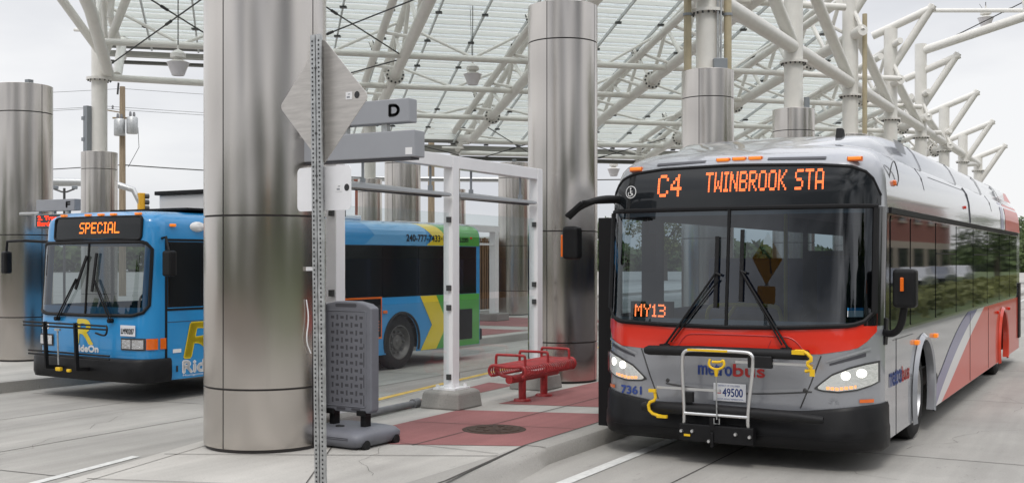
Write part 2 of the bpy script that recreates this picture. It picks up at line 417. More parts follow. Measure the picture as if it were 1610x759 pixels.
for (a, b), (c, d) in zip(far_edge[2:], far_edge[3:]):
    y.add([(a, b - .10, PF + .008), (c, d - .10, PF + .008), (c, d + .015, PF + .007), (a, b + .015, PF + .007)], [(0, 1, 2, 3)])
structure(y.build('yellow_kerb_line', 'yellow_line'))
rd = MB()
def flat(mb, pts, z): return mb.poly(pts, lambda x, y, d: (x, y, z))
zr = PF + .004
flat(rd, [(9.12, 4.92), (8.62, 6.03), (8.72, 6.70), (10.95, 6.72), (11.52, 4.92)], zr)
flat(rd, [(12.08, 4.92), (11.65, 6.60), (19, 6.45), (19, 4.92)], zr)
flat(rd, [(9.6, 7.35), (11.3, 7.62), (13.6, 7.85), (13.5, 7.38), (11.3, 7.3)], zr)
flat(rd, [(19.6, 4.92), (19.6, 6.45), (40, 6.45), (40, 4.92)], zr)
structure(rd.build('red_paving', 'red_concrete'))
jt = MB()
def joint(p, q, w=.012, z=PF + .007):
    p = Vector((p[0], p[1], z)); q = Vector((q[0], q[1], z)); n = (q - p).normalized().cross(Vector((0, 0, 1))) * w / 2
    jt.add([p - n, q - n, q + n, p + n], [(0, 1, 2, 3)])
joint((4, 4.63 - .03), (7.4, 4.66), .03); joint((7.4, 4.66), (9.15, 4.9), .03); joint((9.15, 4.905), (75, 4.905), .02)
joint((8.66, 5.83), (19, 5.7), .014); joint((9.9, 6.7), (10.3, 4.92), .012); joint((13.6, 6.5), (14.2, 4.92), .012)
joint((8.55, 4.85), (7.2, 7.5), .014); joint((6.2, 5.2), (9.0, 6.9), .010); joint((6.9, 4.9), (6.1, 7.2), .012); joint((8.3, 6.2), (8.05, 7.7), .01)
joint((9.155, 4.9), (9.155, 4.68), .016, PF + .006); joint((8.65, 4.9), (8.72, 6.0), .01)
structure(jt.build('platform_joints', 'joint'))
rj = MB()
def rjoint(p, q, w=.012, z=.004):
    p = Vector((p[0], p[1], z)); q = Vector((q[0], q[1], z)); n = (q - p).normalized().cross(Vector((0, 0, 1))) * w / 2
    rj.add([p - n, q - n, q + n, p + n], [(0, 1, 2, 3)])
rjoint((0, 9.6), (80, 10.2), .014); rjoint((4, 3.35), (120, 3.35), .014); rjoint((0, -0.4), (120, -0.4)); rjoint((0, -4), (120, -4))
for x in (11.2, 16, 20.5, 25, 29.5, 34, 40, 46, 52): rjoint((x, -6), (x, 4.6))
for x in (6.6, 11, 15.5, 20, 25): rjoint((x, 8), (x - .5, 13.5))
rjoint((4, 11.6), (60, 11.2)); structure(rj.build('road_joints', 'joint'))
ck = MB(); cr_ = random.Random(3)
for sx, sy, n_, dx, dy, z_ in ((6.2, 9.4, 22, .16, .05, .005), (11.6, 1.9, 16, .14, -.05, .005), (13.0, -.2, 26, .2, .06, .005), (8.2, 11.2, 20, .15, -.04, .005), (7.3, 5.3, 14, .09, .06, PF + .005), (9.5, 1.0, 10, .1, .12, .005), (15, 1.2, 20, .16, -.03, .005)):
    p_ = Vector((sx, sy, z_))
    for i_ in range(n_):
        q_ = p_ + Vector((dx * cr_.uniform(.5, 1.3), dy + cr_.gauss(0, .06), 0)); nn = (q_ - p_).normalized().cross(Vector((0, 0, 1))) * cr_.uniform(.0006, .0022)
        ck.add([p_ - nn, q_ - nn, q_ + nn, p_ + nn], [(0, 1, 2, 3)]); p_ = q_
structure(ck.build('pavement_cracks', 'joint'))
wl = MB(); wl.add([(5, 4.09, .006), (60, 4.02, .006), (60, 4.14, .006), (5, 4.21, .006)], [(0, 1, 2, 3)])
wl.add([(3, 7.42, .006), (7.6, 8.24, .006), (7.6, 8.34, .006), (3, 7.52, .006)], [(0, 1, 2, 3)])
structure(wl.build('lane_line', 'white_line'))
# second and third platforms
slab('platform', [(4, 14.6), (9, 13.95), (18.3, 13.35), (20.2, 12.35), (40, 11.9), (75, 11.9), (75, 18.8), (4, 18.8)], 'walk_concrete')
kb = MB(); fe = [(4, 14.6), (9, 13.95), (18.3, 13.35), (20.2, 12.35), (40, 11.9), (75, 11.9)]
for (a, b), (c, d) in zip(fe, fe[1:]):
    kb.add([(a, b - .012, -.01), (c, d - .012, -.01), (c, d - .006, PF + .003), (a, b - .006, PF + .003), (c, d + .17, PF + .003), (a, b + .17, PF + .003)], [(0, 1, 2, 3), (3, 2, 4, 5)])
structure(kb.build('kerb', 'curb_concrete'))
r2 = MB(); flat(r2, [(21, 12.8), (24, 12.7), (24, 16.0), (21, 16.0)], zr); flat(r2, [(25.2, 12.7), (29, 12.6), (29, 16), (25.2, 16)], zr)
structure(r2.build('red_paving', 'red_concrete'))
slab('platform', [(10, 22.6), (75, 22.2), (75, 29), (10, 29)], 'walk_concrete')
ap = MB(); ap.add([(-3.5, -9, .004), (-3.5, 40, .004), (-30, 40, .004), (-30, -9, .004)], [(0, 1, 2, 3)])  # unseen brown ground added behind the camera to darken and warm column reflections
structure(ap.build('added_dark_ground', 'added_ground_brown'))
gs = MB(); gs.add([(-30, -9, .02), (-30, 60, .02), (-120, 60, .02), (-120, -9, .02)], [(0, 1, 2, 3)]); gs.add([(18, -1.7, .10), (250, -1.7, .10), (250, -60, .10), (18, -60, .10)], [(0, 1, 2, 3)]); gs.add([(-60, -9, .03), (18, -9, .03), (18, -60, .03), (-60, -60, .03)], [(0, 1, 2, 3)])
structure(gs.build('grass', 'grass'))

# ================================================================== steel columns
def column_mesh(rad, h, seams, base=PF):
    """steel cladding: arcs between seams leave real 12 mm gaps over a dark core"""
    m = MB(); gap = .012; ga = gap / rad
    zs = [base + .03] + [s for s in seams if base < s < h] + [h]
    for i in range(4):
        a0, a1 = math.pi / 2 * i + ga / 2, math.pi / 2 * (i + 1) - ga / 2
        for j in range(len(zs) - 1):
            z0 = zs[j] + (gap / 2 if j else 0); z1 = zs[j + 1] - (gap / 2 if j < len(zs) - 2 else 0)
            m.lathe([(rad - .012, z0), (rad, z0 + .003), (rad, z1 - .003), (rad - .012, z1)], 16, a0=a0, a1=a1)
    core = MB(); core.lathe([(.001, base - .02), (rad - .03, base - .02), (rad - .013, base + .03), (rad - .013, h - .003), (.001, h - .003)], 40)
    lid = MB(); lid.lathe([(rad - .012, h), (rad * .97, h + .004), (.001, h + .01)], 40)
    return m, core, lid
def flange(mb, r, z, t=.04, n=12, c=(0, 0)):
    mb.lathe([(.01, z - t / 2), (r, z - t / 2), (r, z + t / 2), (.01, z + t / 2)], 28, o=(c[0], c[1], 0))
def bolts(mb, r, z, n=14, c=(0, 0)):
    for i in range(n):
        t = 2 * math.pi * i / n; mb.lathe([(.001, z - .05), (.02, z - .05), (.02, z + .05), (.001, z + .05)], 6, o=(c[0] + r * math.cos(t), c[1] + r * math.sin(t), 0))
def steel_column(name, label, x, y, rad, h, seams, group='stainless steel columns of the canopy'):
    t = thing(name, label, 'column', (x, y, 0), 0, group)
    m, c, l = column_mesh(rad, h, seams)
    m.build('cladding', 'steel', t, smooth=30); c.build('core', 'steel_gap', t, smooth=30); l.build('cap', 'steel', t, smooth=30)
    return t
DK = [(8.08 + 6.3 * i, 7.1 - .012 * i * 6.3 * .25) for i in range(10)]
dlab = ['broad steel column nearest the camera, half hidden by the diamond sign', 'tall steel column behind the red bench and left of the silver bus',
        'steel column above the silver bus front, with two tan pipes on top', 'short steel column top peeking over the silver bus roof beside a grey fitting',
        'white pipe column right of the steel column top peeking over the silver bus', 'white pipe column with a flange ring above the roof fairing of the silver bus',
        'white pipe column where the long pipe meets the lamp carrying beam', 'white pipe column under the third bracket tip from the left above the silver bus roof',
        'white pipe column behind the second last bracket above the silver bus rear', 'farthest white pipe column above the rear of the silver bus']
FLZ = 6.66
def tip_h(i): return 11.3 - .60 * (i - 3.3)
dcols = []
for i, (x, y_) in enumerate(DK):
    rad = .565 if i == 0 else .50
    t = steel_column('steel_column', dlab[i], x, y_, rad, 5.5, (0.72, 2.28, 4.97), 'columns under the high edge of the canopy')
    p = MB(); top = tip_h(i) - .55 + (1.15 if i == 6 else 0)
    p.tube([(0, 0, 5.5), (0, 0, top)], .225, 20); p.build('pipe_post', 'white_steel', t, smooth=40)
    fl = MB(); flange(fl, .33, FLZ, .06); fl.build('flange', 'white_steel', t, smooth=40)
    bo = MB(); bolts(bo, .285, FLZ - .02, 16); bo.build('flange_bolts', 'bolt_dark', t)
    # bracket over the bus lane: upper chord and lower strut meeting at the tip
    th = tip_h(i); tip = Vector((0, -1.28, th))
    for a, b in (((0, .6, th - .72), tip), ((0, 0, th - 1.95), tip)):
        q = MB(); a = Vector(a); d = (b - a).normalized(); q.tube([a, b + d * .16], .135, 14); q.build('bracket_arm', 'white_steel', t, smooth=40)
    if i < 9:
        nx, ny = DK[i + 1]; q = MB(); q.tube([(0, 0, th - 1.95), (nx - x, ny - y_, 7.05)], .15, 14); q.build('diagonal_brace', 'white_steel', t, smooth=40)
    dcols.append(t)
def on_top(t, rad):
    pass
# fittings on top of the C and D columns
t = dcols[2]
for an in (R(255), R(118)):
    pass
def rel(px_off, r):   # point on the column top, offset to the right as seen from the camera side
    return Vector((R0 * px_off - F0 * r, R1 * px_off - F1 * r, 0))
for off, hh in ((-.41, 12.0), (.36, 12.0)):
    q = MB(); b = rel(off, .15); q.tube([(b.x, b.y, 5.5), (b.x, b.y, hh)], .075, 12); q.build('tan_pipe', 'tan_pipe', dcols[2], smooth=40)
    q = MB(); q.tube([(b.x, b.y, 6.55), (b.x, b.y, 6.6)], .09, 12); q.build('pipe_clamp', 'grey_box', dcols[2], smooth=40)
q = MB(); b = rel(.19, .25); q.box((b.x, b.y, 5.6), (.2, .26, .22), PHI); q.build('junction_box', 'grey_box', dcols[2], bevel=.01)
for off in (.15, .21):
    q = MB(); b = rel(off, .25); q.tube([(b.x, b.y, 5.7), (b.x, b.y, 9.5)], .022, 8); q.build('conduit', 'galv', dcols[2], smooth=40)
q = MB(); b = rel(.27, .2); q.tube([(b.x, b.y, 5.5), (b.x, b.y, 5.78)], .07, 10); q.build('vent_cap', 'grey_box', dcols[3], smooth=40)
q = MB(); b = rel(.36, .2); q.tube([(b.x, b.y, 5.5), (b.x, b.y, 9.0)], .07, 10); q.build('tan_pipe', 'tan_pipe', dcols[4], smooth=40)
q = MB(); q.box((-.06, -.575, 1.80), (.09, .012, .035)); q.build('small_sticker', 'sticker', dcols[0])
q = MB(); q.tube(smooth_line([(-.10, -.570, 1.52), (-.08, -.585, 1.35), (-.12, -.58, 1.15), (-.06, -.59, 1.03)], 2), .006, 6); q.build('loose_cable', 'sticker', dcols[0], smooth=50)
for (px_, z_) in ():
    pass
FK = [(12.83, 16.73), (18.65, 16.73), (24.4, 16.73), (30.5, 16.73)]
flab = ['wide steel column at the left edge behind the blue bus front', 'steel column hidden behind the nearest column, on the second platform',
        'steel column above the rear half of the blue bus', 'steel column in front of the wooden slat fence']
for i, (x, y_) in enumerate(FK):
    if i == 1: continue   # out of sight behind the nearest column
    t = steel_column('steel_column', flab[i], x, y_, .475, 4.88, (0.9, 2.3, 4.40), 'columns of the second platform')
    q = MB(); q.box((.15, .05, 4.95), (.1, .1, .14)); q.build('top_fitting', 'grey_box', t)
GK = [(22.3, 25.8), (28.3, 25.8), None, None]
p1 = c2w(-5.45, 42.7); p2 = c2w(-2.5, 49)
GK[2] = (p1.x, p1.y); GK[3] = (p2.x, p2.y)
glab = ['steel column with white pipe and forked arms left of the utility pole', 'steel column with white pipe hidden behind the nearest column', 'slim far steel column left of the first shelter light', 'slim far steel column right of the middle shelter post']
gcols = []
for i, (x, y_) in enumerate(GK):
    if i == 1: continue
    t = steel_column('steel_column', glab[i], x, y_, .50 if i < 2 else .46, 4.94, (0.9, 2.3, 4.45), 'columns under the low edge of the canopy')
    p = MB(); p.tube([(0, 0, 4.9), (0, 0, 7.6 if i else 9.2)], .22, 18); p.build('pipe_post', 'white_steel', t, smooth=40)
    fl = MB(); flange(fl, .36, 7.05, .07); fl.build('flange', 'white_steel', t, smooth=40)
    bo = MB(); bolts(bo, .31, 7.03, 14); bo.build('flange_bolts', 'bolt_dark', t)
    gcols.append(t)
q = MB(); b = rel(-.27, .2)
q.box((b.x, b.y, 5.6), (.16, .16, 1.3)); q.box((b.x + R0 * -.1, b.y + R1 * -.1, 5.3), (.1, .1, .1)); q.box((b.x + R0 * -.1, b.y + R1 * -.1, 5.9), (.1, .1, .1))
q.build('cable_tray', 'grey_box', gcols[0])

# ================================================================== canopy
pX, pZ, qX, qZ = .9674, .2529, -.235, 1.0
def rp(a, b, dh=0): # roof surface
    v = c2w(6.9 + a * pX + b * qX, 27 + a * pZ + b * qZ, 11.3 - .195 * b + dh); return v
def cp(a, b, dh=0): # truss bottom chord level
    v = c2w(6.9 + a * pX + b * qX, 27 + a * pZ + b * qZ, 8.92 - .118 * b + dh); return v
BL, BR, ASPL = 13.0, 22.0, -11.9
def amax(b): return min((b + 1.9) / 1.064 - 4.2, 22)
canopy = thing('canopy', 'white steel truss canopy with a sloping glass roof over the bus bays', 'canopy', c2w(0, 35, 0))
def cbuild(mb, name, m, **k):
    mb.v = [tuple(Vector(v) - canopy.location) for v in mb.v]; return mb.build(name, m, canopy, **k)
pus = [MB(), MB()]; gl = MB(); b = -16.0; STEP = .74
while b < BR:
    a0 = -17.5 if b + STEP < BL + .3 else ASPL; a1 = amax(b)
    if a1 > a0:
        pu = pus[0 if a0 == -17.5 else 1]; pu.bar(rp(a0, b), rp(a1, b), .07, .15); pu.bar(rp(a0, b + .36, -.02), rp(a1, b + .36, -.02), .05, .05)
        a1b = amax(b + STEP); bb = b + STEP
        if bb < BR + .2:
            e = .05
            gl.add([rp(a0, b + e, .02), rp(a1, b + e, .02), rp(a1b, bb - e, .06), rp(a0, bb - e, .06)], [(0, 1, 2, 3)])
    b += STEP
[cbuild(pu, 'purlins', 'purlin_white') for pu in pus]; cbuild(gl, 'glass_roof', 'roof_glass', fix=False)
ra = MB(); pads = MB(); a = -17.45
while a < 22:
    b0 = max(-16, 1.064 * (a + 4.2) - 1.9); b1 = BL if a < ASPL else BR
    if b1 > b0: ra.bar(rp(a, b0, -.12), rp(a, b1, -.12), .05, .10)
    b = math.ceil(b0 / 2.2) * 2.2
    while b < b1: pads.box(rp(a, b, -.19), (.2, .2, .05), PHI); b += 2.2
    a += 1.45
cbuild(ra, 'rafters', 'rafter_grey'); structure(cbuild(pads, 'rafter_pads', 'bolt_dark'), 'stuff')
for (a0, a1, b, k_) in ((-17.5, ASPL, BL, .5), (ASPL, 17, BR, 1.0)):
    q = MB(); q.bar(rp(a0, b + .2, .05), rp(a1, b + .2, .05), .5, .22 * k_); cbuild(q, 'gutter', 'gutter_dark')
    q = MB(); q.bar(rp(a0, b + .55, .05 - .29 * k_), rp(a1, b + .55, .05 - .29 * k_), .35, .30 * k_); cbuild(q, 'gutter_beam', 'gutter_light')
    q = MB(); q.bar(rp(a0, b + .9, .05 - .57 * k_), rp(a1, b + .9, .05 - .57 * k_), .3, .16 * k_); cbuild(q, 'gutter_beam', 'gutter_dark')
ends = {-1: 9.3, 0: 13.5, 1: 17.8, 2: 22.6, 3: 22.6, 4: 22.6, 5: 22.6, 6: 22.6, 7: 22.6}
def disc(mb, c, axis, r, t=.07):
    axis = Vector(axis).normalized(); mb.tube([Vector(c) - axis * t / 2, Vector(c) + axis * t / 2], r, 16)
def ring_bolts(mb, c, axis, r, n=12):
    axis = Vector(axis).normalized(); a = axis.cross(Vector((0, 0, 1))).normalized(); bb = axis.cross(a)
    for i in range(n):
        t = 2 * math.pi * i / n; p = Vector(c) + (a * math.cos(t) + bb * math.sin(t)) * r
        mb.tube([p - axis * .07, p + axis * .07], .034, 6)
for kk in range(-1, 8):
    a = 4.22 * (kk - 3); b0 = max(4.49 * (kk - 3) - .6, -15.5); be = ends[kk]
    m = MB(); bd = MB(); n = 7
    bs = [lerp(b0, be, i / n) for i in range(n + 1)]
    endp = cp(a, be, -.1); endp.z = 7.2 if kk <= 2 else endp.z
    low = [cp(a, x) for x in bs[:-1]] + [endp]
    m.tube(low, .165, 14)
    topc = [rp(a, x, -.42) for x in [lerp(b0, BL if kk <= 0 else BR, i / n) for i in range(n + 1)]]
    m.tube(topc, .11, 12)
    nw = 9
    for i in range(nw):
        t0 = i / nw; t1 = (i + .5) / nw; t2 = (i + 1) / nw
        A = cp(a, lerp(b0, be, t0)); B = rp(a, lerp(b0, be, t1), -.42); C = cp(a, lerp(b0, be, t2)); 
        if i == nw - 1: C = endp
        m.tube([A, B], .062, 8, cap=False); m.tube([B, C], .062, 8, cap=False)
    # second, slightly offset lower tube of the truss
    m.tube([cp(a - .75, x, .75 - .02 * (x - b0)) for x in bs[:-1]] + [endp + Vector((0, 0, .3))], .115, 12)
    for i in range(nw):
        A = cp(a, lerp(b0, be, (i + .3) / nw)); B = cp(a - .75, lerp(b0, be, (i + .62) / nw), .75 - .02 * (lerp(0, be - b0, (i + .62) / nw)))
        m.tube([A, B], .05, 7, cap=False)
    for i in range(1, n, 2):
        p = cp(a, bs[i]); ax = low[i] - low[i - 1]
        disc(m, p + ax.normalized() * .4, ax, .30, .09); ring_bolts(bd, p + ax.normalized() * .4, ax, .25)
        q_ = cp(a - .75, bs[i], .75); disc(m, q_, Vector((R0, R1, .35)), .19, .10); ring_bolts(bd, q_, Vector((R0, R1, .35)), .15, 9)
    for v in (m, bd): v.v = [tuple(Vector(p) - canopy.location) for p in v.v]
    o = m.build('roof_truss', 'white_steel', canopy, smooth=40); bd.build('node_bolts', 'bolt_dark', o)
for b in (-13, -9.5, -5.5, -1.5, 2.2, 8.2, 11.5, 15.2, 19, 21.3):
    a0 = -16.9 if b < 9.5 else (-12.66 if b < 13.5 else (-8.44 if b < 18 else -4.22)); a1 = min((b + .6) / 1.064, 16)
    if a1 > a0:
        m = MB(); m.tube([cp(a0, b, -.03), cp(a1, b, -.03)], .095, 12); cbuild(m, 'tie_pipe', 'white_steel', smooth=40)
        m = MB(); j = a0
        while j + 4.2 <= a1 + .1:
            for s0, s1 in ((0, .5), (1, .5)):
                m.tube([rp(j + 4.22 * s0, b + 1.2, -.3), cp(j + 4.22 * s1, b, 0)], .048, 7, cap=False)
            j += 4.22
        if m.v: cbuild(m, 'tie_struts', 'white_steel', smooth=40)
m = MB(); m.tube([cp(-16.9, 9.3, -.72), cp(-12.66, 9.6, -.72)], .10, 12); cbuild(m, 'tie_pipe', 'white_steel', smooth=40)
m = MB(); m.tube([c2w(-12.2, 32.5, 7.1), c2w(-10.1, 30.6, 10.3)], .12, 12); m.tube([c2w(-11.5, 32.4, 7.2), c2w(-12.3, 35.2, 8.9)], .14, 12)
m.tube([c2w(-11.2, 31.0, 8.6), c2w(-10.9, 30.8, 11)], .09, 12); cbuild(m, 'forked_arm', 'white_steel', smooth=40)
# long pipe through the column tops
m = MB(); m.tube([(DK[0][0] - 1, DK[0][1], 7.02), (DK[9][0], DK[9][1], 7.02)], .17, 16); cbuild(m, 'long_pipe', 'white_steel', smooth=40)
m = MB(); x7, y7 = DK[6]; m.tube([(x7, y7, 10.0), (x7 - 2.2, y7 - 9, 11.9)], .17, 14)
m.tube([(x7, y7, 11.6), (x7 - .9, y7 - 4, 11.0)], .08, 10); m.tube([(x7 - .9, y7 - 3.8, 10.95), (x7 - 1.4, y7 - 5, 13)], .08, 10); m.tube([(x7 - .9, y7 - 3.8, 10.95), (x7 - .8, y7 - 3.4, 13)], .05, 8)
cbuild(m, 'lamp_beam', 'white_steel', smooth=40)
def cab(p, q_):
    m = MB(); c = lerp(Vector(p), Vector(q_), .45); d = (Vector(q_) - Vector(p)).normalized() * .15; m.tube([p, c - d, c - d, c + d, c + d, q_], [.02, .02, .04, .04, .02, .02], 6); cbuild(m, 'bracing_cable', 'cable_dark')
cab(cp(-16.9, 1.5), cp(-12.7, 9.0, -.3)); cab(cp(-16.9, 9.3, -.4), cp(-12.66, 2.0, .2)); cab(cp(-12.66, 9.5), cp(-8.44, 3)); cab(cp(-12.66, 2.0), cp(-8.44, 8.4)); cab(cp(-12.66, 13, -.2), cp(-8.44, 8.6))
cab(cp(-8.44, 17.5, -.2), cp(-4.22, 21.8)); cab(cp(-4.22, 17, .2), cp(.2, 22, -.5)); cab(cp(-4.22, 22, -.4), cp(0, 17, .2)); cab(cp(0, 22, -.6), cp(4.2, 19, .3)); cab(cp(4.2, 22), cp(0, 19, .2))
cab((x7, y7, 9.95), (x7 - 1.5, y7 - 7, 12.6))

# ------------------------------------------------------------------ hanging lamps
def lamp(name, label, X, Z, h, s, wire):
    t = thing(name, label, 'lamp', c2w(X, Z, h), 0, 'lamps hanging from the canopy')
    a = MB(); a.lathe([(.17 * s, 0), (.19 * s, .0), (.33 * s, .36 * s), (.36 * s, .40 * s), (.33 * s, .40 * s), (.30 * s, .36 * s), (.17 * s, .02 * s)], 24); a.lathe([(.001, .01), (.18 * s, .01)], 24)
    a.build('shade', 'lamp_shade', t, smooth=35)
    a = MB(); a.lathe([(.34 * s, .405 * s), (.20 * s, .47 * s), (.13 * s, .50 * s), (.14 * s, .54 * s), (.24 * s, .56 * s), (.24 * s, .68 * s), (.12 * s, .78 * s), (.03 * s, .82 * s), (.03, .95 * s)], 20)
    a.build('ballast', 'white_steel', t, smooth=35)
    a = MB(); a.tube([(.0, .0, .9 * s), (0, 0, wire)], .014, 6); a.tube([(.05, .05, .7 * s), (.25, .25, wire)], .008, 5); a.build('hanger', 'cable_dark', t)
lamp('hanging_lamp', 'white hanging lamp right of the forked arm column, above the blue bus', -8.4, 28, 6.5, .8, 3.6)
lamp('hanging_lamp', 'white hanging lamp above the middle shelter post', -1.2, 34, 7.2, .80, 2.8)
lamp('hanging_lamp', 'small far hanging lamp just left of the silver bus destination sign', 4.75, 52, 5.75, .85, 2.0)
lamp('hanging_lamp', 'hanging lamp on the bare pipe at the top right corner', 18.3, 43, 10.85, .85, .95)

# ================================================================== near traffic sign
def sign_post():
    b = c2w(-1.06, 6.3); t = thing('traffic_sign', 'perforated steel sign post with backs of a diamond sign and a plate', 'sign', (b.x, b.y, 0))
    t.rotation_euler = (0, 0, -R(8.5))   # sign fronts face up the lane
    lean = .0145
    p = MB(); h = 3.16
    for w, a_ in ((.05, 0),):
        p.add([(x, y + lean * z, z) for z in (-.1, h) for (x, y) in ((-.022, -.042), (-.022, -.012), (.018, -.008), (.018, .008), (-.022, .012), (-.022, .042), (-.030, .042), (-.030, .004), (.010, .0), (-.030, -.004), (-.030, -.042))],
              [tuple(range(11))[::-1], tuple(range(11, 22))] + [(i, (i + 1) % 11, 11 + (i + 1) % 11, 11 + i) for i in range(11)])
    p.build('post', 'galv', t, fix=True)
    ho = MB(); z = .05
    while z < 3.13:
        for yy in (-.026, .026):
            c = Vector((-.0312, yy + lean * z, z)); ho.add([c + Vector((0, .0065 * math.cos(i * math.pi / 4), .0065 * math.sin(i * math.pi / 4))) for i in range(8)], [tuple(range(8))])
        z += .0254
    ho.build('punched_holes', 'ink', t, fix=False)
    s = MB(); zc = 2.785; hd = .365; 
    dm = []
    for i in range(4):
        a = math.pi / 2 * i; tip = Vector((math.cos(a), math.sin(a))) * hd
        for da in (-.06, 0, .06):
            pass
    pts = []
    cor = [(0, hd), (-hd, 0), (0, -hd), (hd, 0)]
    for i in range(4):
        c = Vector(cor[i]); pr = Vector(cor[i - 1]); nx = Vector(cor[(i + 1) % 4]); rr = .035
        for k_ in range(6):
            u = k_ / 5; A = c + (pr - c).normalized() * rr; B = c + (nx - c).normalized() * rr
            pts.append(tuple(A * (1 - u) ** 2 + c * 2 * u * (1 - u) + B * u ** 2))
    s.poly(pts, lambda x, y, d: (.022 + d, x + lean * zc, zc + y), thick=.004); s.build('diamond_sign', 'sign_back', t)
    f = MB(); f.poly([(x * .985, y * .985) for x, y in pts], lambda x, y, d: (.0285 + d, x + lean * zc, zc + y)); fo = f.build('sign_face', 'sign_yellow', t)
    ar = MB(); ar.poly([(-.14, -.2), (-.09, -.2), (-.09, .02), (0.06, .12), (.04, .16), (.2, .18), (.1, .04), (.085, .08), (-.05, 0)][::-1], lambda x, y, d: (.031 + d, x + lean * zc, zc + y)); ar.build('arrow', 'ink', t)
    z2 = 2.29
    q = MB(); q.poly(rrect(-.22, .22, -.125, .125, .03), lambda x, y, d: (.022 + d, x + lean * z2, z2 + y), thick=.004); q.build('lower_plate', 'plate_back', t)
    q = MB(); q.poly(rrect(-.215, .215, -.12, .12, .03), lambda x, y, d: (.0285 + d, x + lean * z2, z2 + y)); q.build('plate_face', 'sign_yellow', t)
    for z_, yy in ((2.80, -.235), (2.29, -.155)):
        d = MB(); d.add([(.0205, yy + .02 * math.cos(i * math.pi / 8), z_ + .02 * math.sin(i * math.pi / 8)) for i in range(16)], [tuple(range(16))]); d.build('black_dot', 'ink', t, fix=False)
        d = MB(); d.box((.0207, yy + .062, z_), (.002, .05, .042)); dd = d.build('sticker', 'sticker', t)
        d = MB(); d.box((.0195, yy + .066, z_ - .008), (.001, .024, .010)); d.box((.0195, yy + .06, z_ + .008), (.001, .018, .005)); d.build('sticker_print', 'text_grey', t)
    for z_ in (2.60, 2.97, 2.22, 2.36):
        d = MB(); d.tube([(-.034, lean * z_, z_), (.03, lean * z_, z_)], .008, 6); d.build('bolt', 'bolt_dark', t)
sign_post()

# ================================================================== bay signs
def bay_sign(label, x, y0, y1, z0, zm0, zm1, z1, letter, ledtext=None):
    t = thing('bay_sign', label, 'sign', (x, (y0 + y1) / 2, 0)); c = (y0 + y1) / 2
    a = MB(); a.box((0, (y0 + y1) / 2 + .02 - c, (zm1 + z1) / 2), (.13, y1 - y0 - .10, z1 - zm1)); a.build('letter_box', 'sign_grey', t, bevel=.008)
    a = MB(); a.box((0, 0, (z0 + zm0) / 2), (.16, y1 - y0, zm0 - z0)); a.build('display_box', 'sign_grey', t, bevel=.008)
    a = MB(); a.box((0, 0, z0 - .008), (.13, y1 - y0 - .1, .02)); a.build('display_base', 'sign_grey_dark', t)
    for f in (.28, .62):
        a = MB(); a.box((0, lerp(y0, y1, f) - c, (zm0 + zm1) / 2), (.05, .06, zm1 - zm0 + .01)); a.build('stem', 'galv', t)
    a = MB(); a.tube([(0, y1 - c - .05, zm0 + .02), (0, y1 - c + .45, zm0 + .02)], .03, 8); a.build('wall_arm', 'galv', t)
    hh = (z1 - zm1); w = hh * .52; yl = y0 + .05 + .12 - c
    if letter:
        a = MB(); write(a, letter, lambda X, Y: (-.067, -X, Y), -(yl + w), -yl, zm1 + hh * .28, zm1 + hh * .76, bold=.008); a.build('letter', 'ink', t, fix=False)
    a = MB(); a.box((-.0815, y0 - c + .06, z0 + .05), (.002, .07, .06)); a.build('sticker', 'sticker', t)
    if ledtext:
        a = MB(); a.box((-.083, 0.05, (z0 + zm0) / 2), (.004, y1 - y0 - .2, (zm0 - z0) * .9)); a.build('screen', 'black_gloss', t)
        for i, s in enumerate(ledtext):
            a = MB(); zt = zm0 - (zm0 - z0) * (.16 + .44 * i); h1 = (zm0 - z0) * .30; yl = (y1 - y0) / 2 - .1
            write(a, s, lambda X, Y: (-.087, -X, Y), -yl, -yl + .11 * len(s) * .62, zt - h1, zt, bold=.006); a.build('display_text', 'led_red', t, fix=False)
    return t
bay_sign('grey bay sign with letter D over a blank display box', 8.05, 5.34, 6.62, 2.77, 3.0, 3.075, 3.28, 'D')
bay_sign('grey bay sign with letter F and red lit display, left of the blue bus', 12.5, 14.9, 15.93, 2.42, 2.63, 2.68, 2.87, 'F', ['2. Trans', 'Bord'])

